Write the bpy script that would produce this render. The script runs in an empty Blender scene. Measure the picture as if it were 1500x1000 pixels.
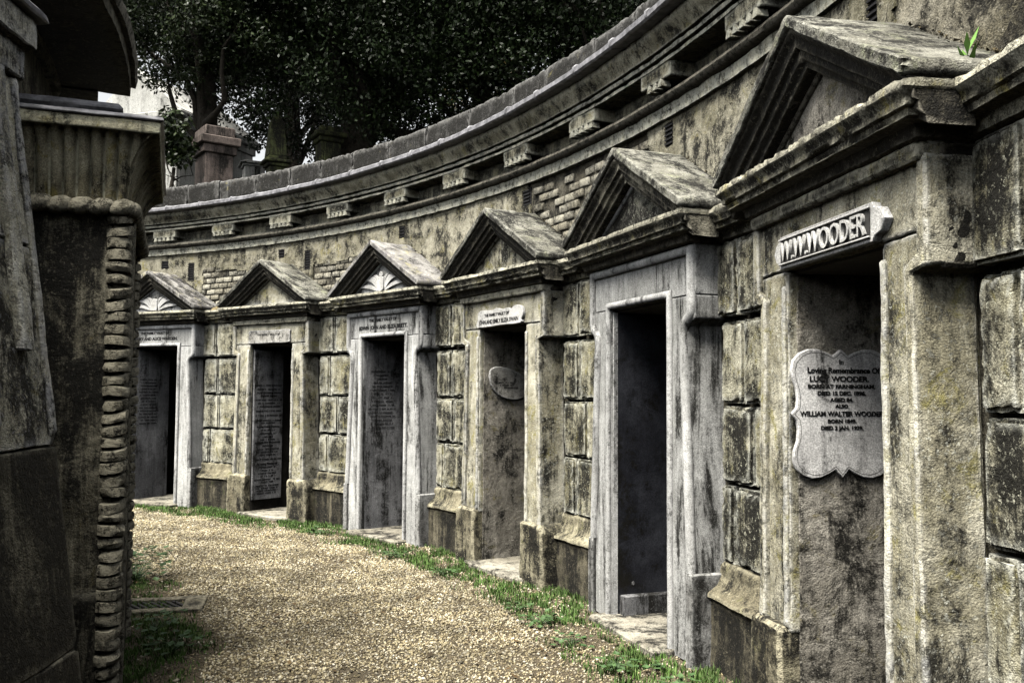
import bpy, bmesh, math, random
import numpy as np
from mathutils import Vector, Matrix, noise

random.seed(7)
RNG = np.random.default_rng(7)
PI = math.pi
S = bpy.context.scene
C = S.collection

# ------------------------------------------------------------------ camera
EYE = 1.5
PITCH, ROLL = 0.0544, -0.0067
cam = bpy.data.cameras.new('camera')
cam.sensor_width = 36.0
cam.lens = 36.0 * 1332.58 / 1500.0
cam.clip_start = 0.05
cam.clip_end = 2000
co = bpy.data.objects.new('camera', cam)
C.objects.link(co)
co.matrix_world = (Matrix.Translation((0, 0, EYE)) @ Matrix.Rotation(PI / 2 + PITCH, 4, 'X')
                   @ Matrix.Rotation(-ROLL, 4, 'Z'))
S.camera = co

# ------------------------------------------------------------------ light
SUN_DIR = Vector((-0.47, -0.50, 1.50)).normalized()      # towards the sun
sun_el = math.asin(SUN_DIR.z)
sun_az = math.atan2(SUN_DIR.x, SUN_DIR.y)
w = bpy.data.worlds.new('World')
S.world = w
w.use_nodes = True
nt = w.node_tree
nt.nodes.clear()
sky = nt.nodes.new('ShaderNodeTexSky')
sky.sky_type = 'NISHITA'
sky.sun_disc = False
sky.sun_elevation = sun_el
sky.sun_rotation = sun_az
sky.air_density = 1.6
sky.dust_density = 0.6
sky.ozone_density = 0.6
hs = nt.nodes.new('ShaderNodeHueSaturation')
hs.inputs['Saturation'].default_value = 0.12
bg = nt.nodes.new('ShaderNodeBackground')
bg.inputs['Strength'].default_value = 0.05
wo = nt.nodes.new('ShaderNodeOutputWorld')
nt.links.new(sky.outputs[0], hs.inputs['Color'])
nt.links.new(hs.outputs[0], bg.inputs['Color'])
nt.links.new(bg.outputs[0], wo.inputs['Surface'])
sl = bpy.data.lights.new('sun', 'SUN')
sl.energy = 3.6
sl.angle = math.radians(40)
sl.color = (1.0, 0.96, 0.88)
so = bpy.data.objects.new('sun', sl)
C.objects.link(so)
so.rotation_euler = SUN_DIR.to_track_quat('Z', 'Y').to_euler()
S.view_settings.view_transform = 'Standard'
S.view_settings.look = 'None'
S.view_settings.gamma = 1.0
S.view_settings.exposure = 1.85
S.cycles.max_bounces = 6
S.cycles.diffuse_bounces = 0
S.cycles.glossy_bounces = 2
S.cycles.use_denoising = True
S.cycles.adaptive_threshold = 0.02

# ------------------------------------------------------------------ ring geometry
CX, CY, R = -9.4646, 2.2008, 10.6734        # R: pediment fronts of the outer ring
TH0, DTH = 0.1347, 0.1957
BAY = {n: TH0 + (5 - i) * DTH for i, n in enumerate('ABCDEF')}


def pol(th, d, z):
    r = R + d
    return Vector((CX + r * math.cos(th), CY + r * math.sin(th), z))


# ------------------------------------------------------------------ materials
def nd(nt, typ, x=None, **ins):
    n = nt.nodes.new(typ)
    if x:
        for k, v in x.items():
            setattr(n, k, v)
    for k, v in ins.items():
        key = k.replace('_', ' ')
        try:
            s = n.inputs[key]
        except KeyError:
            s = n.inputs[int(k[1:])]
        if hasattr(v, 'links'):
            nt.links.new(v, s)
        else:
            s.default_value = v
    return n


def c4(c):
    return (c[0], c[1], c[2], 1)


def mixc(nt, f, a, b, mode='MIX'):
    n = nt.nodes.new('ShaderNodeMix')
    n.data_type = 'RGBA'
    n.blend_type = mode
    for s, v in ((n.inputs[0], f), (n.inputs[6], a), (n.inputs[7], b)):
        if hasattr(v, 'links'):
            nt.links.new(v, s)
        else:
            s.default_value = c4(v) if isinstance(v, tuple) else v
    return n.outputs[2]


def step(nt, v, lo, hi, a=0.0, b=1.0):
    n = nd(nt, 'ShaderNodeMapRange', dict(clamp=True, interpolation_type='SMOOTHSTEP'))
    nt.links.new(v, n.inputs['Value'])
    n.inputs['From Min'].default_value = lo
    n.inputs['From Max'].default_value = hi
    n.inputs['To Min'].default_value = a
    n.inputs['To Max'].default_value = b
    return n.outputs[0]


def mth(nt, op, a, b=0.0):
    n = nt.nodes.new('ShaderNodeMath')
    n.operation = op
    for s, v in ((n.inputs[0], a), (n.inputs[1], b)):
        if hasattr(v, 'links'):
            nt.links.new(v, s)
        else:
            s.default_value = v
    return n.outputs[0]


def noise_tex(nt, vec, scale, detail=4, rough=0.6, dist=0.0):
    n = nd(nt, 'ShaderNodeTexNoise', None, Vector=vec, Scale=scale, Detail=detail, Roughness=rough, Distortion=dist)
    return n.outputs['Fac']


def new_mat(name):
    m = bpy.data.materials.new(name)
    m.use_nodes = True
    nt = m.node_tree
    b = nt.nodes['Principled BSDF']
    return m, nt, b


MATS = {}


def stone(name, c1, c2, dark=(0.010, 0.0095, 0.008), soot=0.5, streak=0.5, speck=0.5, pits=0.5,
          lichen=None, lich_amt=0.3, bump=0.5, sc=1.0, edge=0.0, top=None, crack=0.0, rough=0.9, soft=0.045, vary=0.06):
    """weathered stone: two tones, soot blotches and vertical streaks, speckle, pitting, lichen, worn edges with painted highlights"""
    m, nt, b = new_mat(name)
    g = nt.nodes.new('ShaderNodeNewGeometry')
    oi = nt.nodes.new('ShaderNodeObjectInfo')
    rnd = oi.outputs['Random']
    rv = nt.nodes.new('ShaderNodeCombineXYZ')
    for i_, k_ in enumerate((3.7, 5.1, 2.3)):
        nt.links.new(mth(nt, 'MULTIPLY', rnd, k_), rv.inputs[i_])
    va = nt.nodes.new('ShaderNodeVectorMath')
    va.operation = 'ADD'
    nt.links.new(g.outputs['Position'], va.inputs[0])
    nt.links.new(rv.outputs[0], va.inputs[1])
    pos = va.outputs[0]
    mp = nd(nt, 'ShaderNodeMapping', None, Vector=pos)
    mp.inputs['Scale'].default_value = (6.5 * sc, 6.5 * sc, 0.8 * sc)
    n1 = noise_tex(nt, pos, 1.7 * sc, 4, 0.7)
    n2 = noise_tex(nt, mp.outputs[0], 1.0, 6, 0.74, 0.5)
    n3 = noise_tex(nt, pos, 4.6 * sc, 6, 0.80, 0.3)
    n4 = noise_tex(nt, pos, 48 * sc, 3, 0.75)
    n5 = noise_tex(nt, pos, 150, 1, 0.6)
    col = mixc(nt, step(nt, n1, 0.40, 0.62), c1, c2)
    if lichen:
        nl = noise_tex(nt, pos, 5.3 * sc, 5, 0.8, 0.6)
        col = mixc(nt, step(nt, nl, 0.62 - lich_amt * 0.25, 0.72 - lich_amt * 0.2, 0, 0.85), col, lichen)
    # soot: blotches + streaks
    blend = mth(nt, 'ADD', mth(nt, 'MULTIPLY', n2, streak), mth(nt, 'MULTIPLY', n3, 1 - streak))
    thr0 = 0.645 - soot * 0.30
    bl2 = mth(nt, 'ADD', blend, mth(nt, 'MULTIPLY', mth(nt, 'SUBTRACT', rnd, 0.5), vary))
    bl2 = mth(nt, 'ADD', bl2, mth(nt, 'MULTIPLY', mth(nt, 'SUBTRACT', n4, 0.5), 0.16))
    sf = step(nt, bl2, thr0 - soft, thr0 + soft)
    wash = step(nt, bl2, thr0 - 0.15, thr0 + 0.02, 0, 0.6)
    col = mixc(nt, wash, col, tuple(x * 0.38 for x in c2))
    col = mixc(nt, mth(nt, 'MULTIPLY', sf, 0.97), col, dark)
    # speckle
    col = mixc(nt, step(nt, n4, 0.57, 0.64, 0, speck), col, tuple(min(.8, x * 1.5) for x in c1))
    n6 = noise_tex(nt, pos, 24 * sc, 4, 0.85)
    rough_mask = step(nt, noise_tex(nt, pos, 2.3 * sc, 2, 0.6), 0.40, 0.62, 0.15, 1.0)
    col = mixc(nt, mth(nt, 'MULTIPLY', step(nt, n6, 0.53, 0.60, 0, min(1, pits * 1.5)), rough_mask), col, dark)
    # pale runs washed clean by rain
    col = mixc(nt, step(nt, n2, 0.43, 0.34, 0, 0.55 * streak), col, tuple(min(.8, x * 1.35) for x in c1))
    # grain
    gr = step(nt, n5, 0.3, 0.7, 0.70, 1.28)
    gm = nd(nt, 'ShaderNodeVectorMath', dict(operation='SCALE'))
    nt.links.new(col, gm.inputs[0])
    nt.links.new(gr, gm.inputs['Scale'])
    col = gm.outputs[0]
    hgt = mth(nt, 'ADD', mth(nt, 'MULTIPLY', n3, 0.9), mth(nt, 'ADD', mth(nt, 'MULTIPLY', n6, -0.42), mth(nt, 'MULTIPLY', n4, 0.22)))
    hgt = mth(nt, 'ADD', hgt, mth(nt, 'MULTIPLY', n5, 0.12))
    if crack:
        wv = nd(nt, 'ShaderNodeVectorMath', dict(operation='ADD'))
        nn = nd(nt, 'ShaderNodeTexNoise', None, Vector=pos, Scale=3.0, Detail=4.0)
        nt.links.new(pos, wv.inputs[0])
        nt.links.new(nn.outputs['Color'], wv.inputs[1])
        vo = nd(nt, 'ShaderNodeTexVoronoi', dict(feature='DISTANCE_TO_EDGE'), Vector=wv.outputs[0], Scale=2.1)
        ck = step(nt, vo.outputs['Distance'], 0.004, 0.018, 1, 0)
        ck = mth(nt, 'MULTIPLY', ck, step(nt, n1, 0.46, 0.56))
        col = mixc(nt, mth(nt, 'MULTIPLY', ck, crack), col, dark)
        hgt = mth(nt, 'SUBTRACT', hgt, mth(nt, 'MULTIPLY', ck, 0.5))
    if edge:  # edge wear plus bright edge highlights put into the colour
        pt = step(nt, g.outputs['Pointiness'], 0.508, 0.57, 0, edge)
        pt = mth(nt, 'MULTIPLY', pt, step(nt, n6, 0.62, 0.45))
        col = mixc(nt, pt, col, tuple(min(.75, x * 1.5 + .04) for x in c1))
    if top:
        sx = nd(nt, 'ShaderNodeSeparateXYZ')
        nt.links.new(g.outputs['Normal'], sx.inputs[0])
        up = step(nt, sx.outputs[2], 0.45, 0.8)
        tn = noise_tex(nt, pos, 9, 7, 0.75)
        tc = mixc(nt, step(nt, tn, 0.44, 0.58), top[0], top[1])
        tc = mixc(nt, step(nt, n6, 0.55, 0.62, 0, 0.8), tc, top[2])
        col = mixc(nt, mth(nt, 'MULTIPLY', up, 0.9), col, tc)
    bp = nd(nt, 'ShaderNodeBump', None, Strength=min(1.0, bump * 1.25), Distance=0.03, Height=hgt)
    nt.links.new(col, b.inputs['Base Color'])
    b.inputs['Roughness'].default_value = rough
    b.inputs['Specular IOR Level'].default_value = 0.25
    nt.links.new(bp.outputs[0], b.inputs['Normal'])
    MATS[name] = m
    return m


CREAM, TAN = (0.60, 0.57, 0.455), (0.33, 0.305, 0.215)
ROOFTOP = ((0.26, 0.25, 0.21), (0.12, 0.115, 0.09), (0.015, 0.015, 0.012))
stone('stucco', CREAM, TAN, soot=0.36, streak=0.48, speck=0.5, pits=0.45, lichen=(0.30, 0.27, 0.08), lich_amt=0.35, bump=0.5, edge=0.5)
stone('render_coat', (0.49, 0.46, 0.36), (0.26, 0.24, 0.165), soot=0.36, streak=0.3, speck=0.5, pits=0.5, lichen=(0.31, 0.27, 0.09), lich_amt=0.25, bump=0.8, crack=0.3)
stone('quoin', (0.55, 0.525, 0.41), (0.27, 0.25, 0.165), soot=0.49, streak=0.42, speck=0.6, pits=0.55, lichen=(0.29, 0.26, 0.09), lich_amt=0.38, bump=0.8, edge=0.7)
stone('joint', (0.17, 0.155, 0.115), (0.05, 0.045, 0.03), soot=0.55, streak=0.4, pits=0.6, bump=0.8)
stone('frieze', (0.55, 0.52, 0.40), (0.27, 0.25, 0.175), soot=0.46, streak=0.45, speck=0.4, pits=0.4, lichen=(0.28, 0.25, 0.09), bump=0.6, edge=0.5)
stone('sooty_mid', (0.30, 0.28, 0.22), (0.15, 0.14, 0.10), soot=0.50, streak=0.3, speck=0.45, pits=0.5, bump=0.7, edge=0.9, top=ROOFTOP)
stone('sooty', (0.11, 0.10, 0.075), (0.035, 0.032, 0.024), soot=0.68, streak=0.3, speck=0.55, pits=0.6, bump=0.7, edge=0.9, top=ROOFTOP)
stone('sill', (0.44, 0.42, 0.33), (0.22, 0.205, 0.145), soot=0.48, streak=0.3, speck=0.5, pits=0.5, lichen=(0.33, 0.28, 0.06), lich_amt=0.4, bump=0.7, edge=0.6)
stone('roof_stone', (0.29, 0.285, 0.245), (0.14, 0.135, 0.11), soot=0.46, streak=0.1, speck=0.7, pits=0.8, lichen=(0.27, 0.28, 0.19), lich_amt=0.4, bump=0.7, edge=0.4)
stone('roof_purple', (0.32, 0.31, 0.29), (0.10, 0.092, 0.098), soot=0.38, streak=0.6, speck=0.5, pits=0.5, lichen=(0.36, 0.33, 0.19), lich_amt=0.4, bump=0.5, edge=0.4)
stone('granite', (0.50, 0.50, 0.485), (0.33, 0.33, 0.315), soot=0.25, streak=0.8, speck=0.2, pits=0.22, bump=0.2, sc=1.2, edge=0.25)
stone('granite_white', (0.60, 0.60, 0.58), (0.40, 0.40, 0.385), soot=0.25, streak=0.8, speck=0.15, pits=0.2, bump=0.2, sc=1.2, edge=0.25)
stone('granite_base', (0.40, 0.40, 0.385), (0.17, 0.165, 0.155), soot=0.46, streak=0.55, speck=0.2, pits=0.35, bump=0.3, sc=1.2, edge=0.4)
stone('granite_dark', (0.34, 0.34, 0.34), (0.18, 0.18, 0.185), soot=0.42, streak=0.75, speck=0.2, pits=0.25, bump=0.25, sc=1.2)
stone('marble', (0.74, 0.73, 0.70), (0.55, 0.54, 0.51), soot=0.06, streak=0.6, speck=0.1, pits=0.14, bump=0.15, rough=0.6, edge=0.2)
stone('marble_stained', (0.80, 0.79, 0.77), (0.58, 0.57, 0.56), soot=0.11, streak=0.6, speck=0.08, pits=0.10, bump=0.12, rough=0.6, sc=1.6)
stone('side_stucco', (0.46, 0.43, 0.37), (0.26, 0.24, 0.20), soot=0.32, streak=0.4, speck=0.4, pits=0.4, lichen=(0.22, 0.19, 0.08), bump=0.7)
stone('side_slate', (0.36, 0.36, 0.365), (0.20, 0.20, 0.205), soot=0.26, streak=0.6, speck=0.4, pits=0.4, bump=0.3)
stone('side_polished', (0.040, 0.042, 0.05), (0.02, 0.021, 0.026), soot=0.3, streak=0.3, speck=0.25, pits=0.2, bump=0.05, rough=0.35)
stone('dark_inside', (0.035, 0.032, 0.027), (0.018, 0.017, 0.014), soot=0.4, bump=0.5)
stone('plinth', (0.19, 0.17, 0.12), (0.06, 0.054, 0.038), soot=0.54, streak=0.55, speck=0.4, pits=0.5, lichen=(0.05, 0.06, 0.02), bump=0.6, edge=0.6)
stone('foot', (0.36, 0.33, 0.23), (0.17, 0.15, 0.10), soot=0.50, streak=0.4, speck=0.5, pits=0.7, lichen=(0.14, 0.14, 0.05), bump=0.9, edge=0.6)
stone('parapet', (0.09, 0.088, 0.084), (0.03, 0.029, 0.028), soot=0.60, streak=0.4, speck=0.6, pits=0.7, lichen=(0.26, 0.23, 0.10), lich_amt=0.12, bump=0.9, edge=0.8)
stone('brick_a', (0.46, 0.435, 0.355), (0.28, 0.26, 0.195), soot=0.38, streak=0.3, speck=0.5, pits=0.5, bump=0.8, sc=1.5, vary=0.16, edge=0.3)
stone('brick_b', (0.34, 0.315, 0.245), (0.20, 0.18, 0.13), soot=0.40, streak=0.3, speck=0.5, pits=0.5, bump=0.8, sc=1.5, edge=0.3)
stone('rubble', (0.42, 0.39, 0.31), (0.20, 0.18, 0.125), soot=0.42, streak=0.2, speck=0.5, pits=0.65, bump=1.0)
stone('mortar', (0.20, 0.185, 0.145), (0.09, 0.08, 0.058), soot=0.45, streak=0.2, pits=0.6, bump=1.0)
stone('pier_dark', (0.34, 0.315, 0.235), (0.14, 0.128, 0.09), soot=0.46, streak=0.5, speck=0.3, pits=0.5, lichen=(0.15, 0.12, 0.04), lich_amt=0.2, bump=0.7, edge=0.5)
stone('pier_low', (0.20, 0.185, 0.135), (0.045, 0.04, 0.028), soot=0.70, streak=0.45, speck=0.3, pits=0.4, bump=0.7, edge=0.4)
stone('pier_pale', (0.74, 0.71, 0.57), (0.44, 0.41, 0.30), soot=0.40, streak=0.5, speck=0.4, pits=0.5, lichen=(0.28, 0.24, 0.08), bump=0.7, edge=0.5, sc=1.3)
stone('rope', (0.24, 0.22, 0.16), (0.11, 0.10, 0.07), soot=0.46, streak=0.1, speck=0.6, pits=0.6, bump=0.8, edge=0.9)
stone('cavetto', (0.50, 0.46, 0.325), (0.28, 0.25, 0.16), soot=0.34, streak=0.6, speck=0.4, pits=0.45, lichen=(0.30, 0.25, 0.07), bump=0.5, edge=0.8)
stone('pink_granite', (0.155, 0.125, 0.11), (0.10, 0.08, 0.07), soot=0.34, streak=0.6, speck=0.3, pits=0.3, bump=0.2)
stone('mossy', (0.12, 0.135, 0.055), (0.055, 0.062, 0.028), soot=0.48, streak=0.6, speck=0.4, pits=0.5, bump=0.6)
stone('pale_stone', (0.50, 0.50, 0.475), (0.38, 0.38, 0.355), soot=0.18, streak=0.8, speck=0.2, pits=0.25, bump=0.2)
stone('marble_worn', (0.60, 0.58, 0.53), (0.30, 0.285, 0.25), soot=0.30, streak=0.3, speck=0.3, pits=0.3, bump=0.4, edge=0.5, sc=1.4)
stone('threshold', (0.34, 0.32, 0.265), (0.23, 0.21, 0.165), soot=0.26, streak=0.1, speck=0.4, pits=0.45, bump=0.4)
stone('litter', (0.20, 0.16, 0.085), (0.10, 0.08, 0.045), soot=0.3, streak=0.0, speck=0.6, pits=0.6, bump=1.0)


def plain(name, col, rough=0.6, var=0.25, metallic=0.0, spec=0.3, scale=30, bump=0.2):
    m, nt, b = new_mat(name)
    g = nt.nodes.new('ShaderNodeNewGeometry')
    n = noise_tex(nt, g.outputs['Position'], scale, 5, 0.65)
    k = step(nt, n, 0.3, 0.7, 1 - var, 1 + var)
    vm = nd(nt, 'ShaderNodeVectorMath', dict(operation='SCALE'))
    vm.inputs[0].default_value = col
    nt.links.new(k, vm.inputs['Scale'])
    nt.links.new(vm.outputs[0], b.inputs['Base Color'])
    bp = nd(nt, 'ShaderNodeBump', None, Strength=bump, Distance=0.01, Height=n)
    nt.links.new(bp.outputs[0], b.inputs['Normal'])
    b.inputs['Roughness'].default_value = rough
    b.inputs['Metallic'].default_value = metallic
    b.inputs['Specular IOR Level'].default_value = spec
    MATS[name] = m
    return m


plain('lead', (0.20, 0.198, 0.21), 0.5, 0.5, scale=14, bump=0.5)
plain('iron', (0.022, 0.021, 0.022), 0.6, 0.5)
plain('letter_black', (0.012, 0.012, 0.012), 0.5, 0.2)
plain('letter_faint', (0.055, 0.053, 0.05), 0.7, 0.4)
plain('bark', (0.028, 0.024, 0.018), 0.95, 0.5, scale=22, bump=1.0)


def island(name, cols, rough=0.8, spec=0.2, trans=None, noise_s=0):
    """colour picked per loose piece (leaf, blade, pebble)"""
    m, nt, b = new_mat(name)
    g = nt.nodes.new('ShaderNodeNewGeometry')
    r = nt.nodes.new('ShaderNodeValToRGB')
    el = r.color_ramp.elements
    el[0].position = 0
    el[0].color = c4(cols[0])
    el[1].position = 1
    el[1].color = c4(cols[-1])
    for i, c in enumerate(cols[1:-1], 1):
        e = el.new(i / (len(cols) - 1))
        e.color = c4(c)
    nt.links.new(g.outputs['Random Per Island'], r.inputs[0])
    col = r.outputs[0]
    if noise_s:
        n = noise_tex(nt, g.outputs['Position'], noise_s, 4, 0.6)
        k = step(nt, n, 0.35, 0.65, 0.6, 1.25)
        vm = nd(nt, 'ShaderNodeVectorMath', dict(operation='SCALE'))
        nt.links.new(col, vm.inputs[0])
        nt.links.new(k, vm.inputs['Scale'])
        col = vm.outputs[0]
    nt.links.new(col, b.inputs['Base Color'])
    b.inputs['Roughness'].default_value = rough
    b.inputs['Specular IOR Level'].default_value = spec
    if trans:
        b.inputs['Transmission Weight'].default_value = 0
        b.inputs['Subsurface Weight'].default_value = 0
    MATS[name] = m
    return m


island('pebble', [(0.54, 0.48, 0.31), (0.19, 0.155, 0.085), (0.38, 0.32, 0.19), (0.05, 0.04, 0.024), (0.64, 0.59, 0.46), (0.27, 0.22, 0.13), (0.11, 0.088, 0.055), (0.47, 0.41, 0.28)], 0.75, 0.25, noise_s=2.2)
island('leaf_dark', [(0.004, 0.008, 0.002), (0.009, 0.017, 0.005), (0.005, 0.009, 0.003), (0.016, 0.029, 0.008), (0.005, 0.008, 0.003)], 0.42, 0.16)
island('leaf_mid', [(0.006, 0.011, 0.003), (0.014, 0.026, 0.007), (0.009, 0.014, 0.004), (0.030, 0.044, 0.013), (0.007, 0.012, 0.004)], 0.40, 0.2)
island('leaf_autumn', [(0.16, 0.12, 0.03), (0.06, 0.07, 0.02), (0.20, 0.13, 0.04), (0.04, 0.05, 0.015)], 0.5, 0.4)
island('grass', [(0.06, 0.115, 0.022), (0.09, 0.17, 0.036), (0.04, 0.08, 0.018), (0.13, 0.20, 0.06), (0.07, 0.13, 0.03)], 0.7, 0.25, noise_s=3)
island('weed', [(0.04, 0.085, 0.025), (0.065, 0.12, 0.04), (0.03, 0.06, 0.02)], 0.55, 0.35)
island('dead_leaf', [(0.05, 0.032, 0.015), (0.10, 0.065, 0.03), (0.03, 0.022, 0.012), (0.16, 0.11, 0.05)], 0.7, 0.25)
island('sprig', [(0.12, 0.26, 0.05), (0.17, 0.33, 0.07)], 0.5, 0.35)


def ground_mat(name, c1, c2, c3, scale, bump):
    m, nt, b = new_mat(name)
    g = nt.nodes.new('ShaderNodeNewGeometry')
    pos = g.outputs['Position']
    vo = nd(nt, 'ShaderNodeTexVoronoi', None, Vector=pos, Scale=scale)
    bw = nd(nt, 'ShaderNodeSeparateColor')
    nt.links.new(vo.outputs['Color'], bw.inputs[0])
    n = noise_tex(nt, pos, 1.6, 6, 0.7)
    col = mixc(nt, bw.outputs[0], c1, c2)
    col = mixc(nt, step(nt, n, 0.42, 0.62), col, c3)
    nt.links.new(col, b.inputs['Base Color'])
    bp = nd(nt, 'ShaderNodeBump', dict(invert=True), Strength=bump, Distance=0.02, Height=vo.outputs['Distance'])
    nt.links.new(bp.outputs[0], b.inputs['Normal'])
    b.inputs['Roughness'].default_value = 0.9
    MATS[name] = m


ground_mat('path_bed', (0.17, 0.135, 0.08), (0.05, 0.038, 0.022), (0.09, 0.07, 0.04), 85, 1.0)
ground_mat('soil', (0.035, 0.035, 0.017), (0.018, 0.017, 0.010), (0.03, 0.04, 0.014), 40, 1.0)


# ------------------------------------------------------------------ mesh helpers
def tag(o, label=None, cat=None, group=None, kind=None):
    if label: o['label'] = label
    if cat: o['category'] = cat
    if group: o['group'] = group
    if kind: o['kind'] = kind
    return o


def empty(name, loc=(0, 0, 0), rz=0.0):
    o = bpy.data.objects.new(name, None)
    o.empty_display_size = 0.1
    o.location = loc
    o.rotation_euler = (0, 0, rz)
    C.objects.link(o)
    return o


def link(name, me, mat, parent=None):
    if isinstance(mat, str): mat = MATS[mat]
    if mat is not None and not me.materials: me.materials.append(mat)
    o = bpy.data.objects.new(name, me)
    C.objects.link(o)
    if parent is not None: o.parent = parent
    return o


def erode(bm, amp, chip, seed, f1=5.0, f2=24.0):
    sv = Vector((seed * 3.17, seed * 1.31, seed * 2.23))
    bm.normal_update()
    for v in bm.verts:
        p = v.co
        q = p * f1 + sv
        dv = noise.noise_vector(q) * amp + noise.noise_vector(p * f2 + sv) * (amp * 0.55)
        if chip and len(v.link_faces) > 1:
            nn = v.normal
            sharp = 1.0
            for f in v.link_faces:
                sharp = min(sharp, f.normal.dot(nn))
            if sharp < 0.9:
                k = noise.noise(p * 13.0 + sv) + 0.7 * noise.noise(p * 38.0 + sv)
                if k > 0.05: dv = dv - nn * (chip * min(1.0, (k - 0.05) * 2.2))
        v.co = p + dv


def fin(name, bm, mat, parent=None, bevel=0.008, seg=0.05, amp=0.003, chip=0.006, seed=0.0, ang=40):
    bmesh.ops.remove_doubles(bm, verts=bm.verts, dist=1e-5)
    bmesh.ops.recalc_face_normals(bm, faces=bm.faces)
    if bevel:
        ed = [e for e in bm.edges if len(e.link_faces) == 2 and e.calc_face_angle(0) > 0.6]
        bmesh.ops.bevel(bm, geom=ed, offset=bevel, segments=1, affect='EDGES', clamp_overlap=True)
    if seg:
        big = [f for f in bm.faces if len(f.verts) > 4]
        if big: bmesh.ops.triangulate(bm, faces=big)
        for ax in range(3):
            lo = min(v.co[ax] for v in bm.verts)
            hi = max(v.co[ax] for v in bm.verts)
            n = int((hi - lo) / seg)
            no = Vector((0, 0, 0))
            no[ax] = 1
            for i in range(1, n):
                pc = Vector((0, 0, 0))
                pc[ax] = lo + (hi - lo) * i / n
                bmesh.ops.bisect_plane(bm, geom=bm.verts[:] + bm.edges[:] + bm.faces[:], dist=1e-5, plane_co=pc, plane_no=no)
    if amp: erode(bm, amp, chip, seed)
    me = bpy.data.meshes.new(name)
    bm.to_mesh(me)
    bm.free()
    for p in me.polygons: p.use_smooth = True
    me.set_sharp_from_angle(angle=math.radians(ang))
    return link(name, me, mat, parent)


def add_box(bm, x0, x1, y0, y1, z0, z1):
    vs = [bm.verts.new((x, y, z)) for x in (x0, x1) for y in (y0, y1) for z in (z0, z1)]
    for f in ((0, 1, 3, 2), (4, 6, 7, 5), (0, 4, 5, 1), (2, 3, 7, 6), (0, 2, 6, 4), (1, 5, 7, 3)):
        bm.faces.new([vs[i] for i in f])
    return vs


def add_prism(bm, pts, y0, y1):
    """polygon in x-z pushed through y"""
    a = [bm.verts.new((x, y0, z)) for x, z in pts]
    b = [bm.verts.new((x, y1, z)) for x, z in pts]
    n = len(pts)
    bm.faces.new(a)
    bm.faces.new(b[::-1])
    for i in range(n):
        j = (i + 1) % n
        bm.faces.new((a[i], b[i], b[j], a[j]))


def add_xprism(bm, pts, x0, x1):
    """polygon in y-z pushed through x"""
    a = [bm.verts.new((x0, y, z)) for y, z in pts]
    b = [bm.verts.new((x1, y, z)) for y, z in pts]
    n = len(pts)
    bm.faces.new(a)
    bm.faces.new(b[::-1])
    for i in range(n):
        j = (i + 1) % n
        bm.faces.new((a[i], b[i], b[j], a[j]))


def box(name, mat, parent, x0, x1, y0, y1, z0, z1, **k):
    bm = bmesh.new()
    add_box(bm, x0, x1, y0, y1, z0, z1)
    return fin(name, bm, mat, parent, **k)


def prism(name, mat, parent, pts, y0, y1, **k):
    bm = bmesh.new()
    add_prism(bm, pts, y0, y1)
    return fin(name, bm, mat, parent, **k)


def usweep(name, mat, parent, prof, hw, front, back, **k):
    """profile (outset, z) swept round three sides of a projecting block"""
    bm = bmesh.new()
    rows = []
    for o, z in prof:
        rows.append([bm.verts.new(p) for p in ((-(hw + o), back, z), (-(hw + o), front - o, z), (hw + o, front - o, z), (hw + o, back, z))])
    for a, b in zip(rows, rows[1:]):
        for i in range(3): bm.faces.new((a[i], a[i + 1], b[i + 1], b[i]))
    bm.faces.new([r[0] for r in rows])
    bm.faces.new([r[3] for r in rows][::-1])
    bm.faces.new(rows[0][::-1])
    bm.faces.new(rows[-1])
    bm.faces.new([r[0] for r in rows[::1]] + []) if False else None
    # back
    bm.faces.new([rows[0][0], rows[-1][0], rows[-1][3], rows[0][3]]) if False else None
    return fin(name, bm, mat, parent, **k)


def add_tube(bm, path, rad, n=8, yoff=0.0, flat=1.0):
    """planar path in x-z, mitred; rad across, flat*rad in y"""
    rings = []
    P = [Vector((x, 0, z)) for x, z in path]
    for i, p in enumerate(P):
        a = (P[i] - P[i - 1]).normalized() if i else (P[1] - P[0]).normalized()
        b = (P[i + 1] - P[i]).normalized() if i < len(P) - 1 else a
        t = (a + b).normalized()
        nrm = Vector((t.z, 0, -t.x))
        m = 1.0 / max(0.4, t.dot(a))
        ring = []
        for k in range(n):
            an = 2 * PI * k / n
            q = p + nrm * (math.cos(an) * rad * m) + Vector((0, math.sin(an) * rad * flat + yoff, 0))
            ring.append(bm.verts.new(q))
        rings.append(ring)
    for a, b in zip(rings, rings[1:]):
        for k in range(n):
            bm.faces.new((a[k], a[(k + 1) % n], b[(k + 1) % n], b[k]))
    bm.faces.new(rings[0][::-1])
    bm.faces.new(rings[-1])


def dens(path, s=0.05):
    out = [path[0]]
    for a, b in zip(path, path[1:]):
        n = max(1, int(math.hypot(b[0] - a[0], b[1] - a[1]) / s))
        for i in range(1, n + 1): out.append((a[0] + (b[0] - a[0]) * i / n, a[1] + (b[1] - a[1]) * i / n))
    return out


def tube(name, mat, parent, path, rad, n=10, yoff=0.0, flat=1.0, amp=0.0012, seed=0, ang=60):
    bm = bmesh.new()
    add_tube(bm, dens(path), rad, n, yoff, flat)
    return fin(name, bm, mat, parent, bevel=0, seg=0, amp=amp, chip=0, seed=seed, ang=ang)


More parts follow.
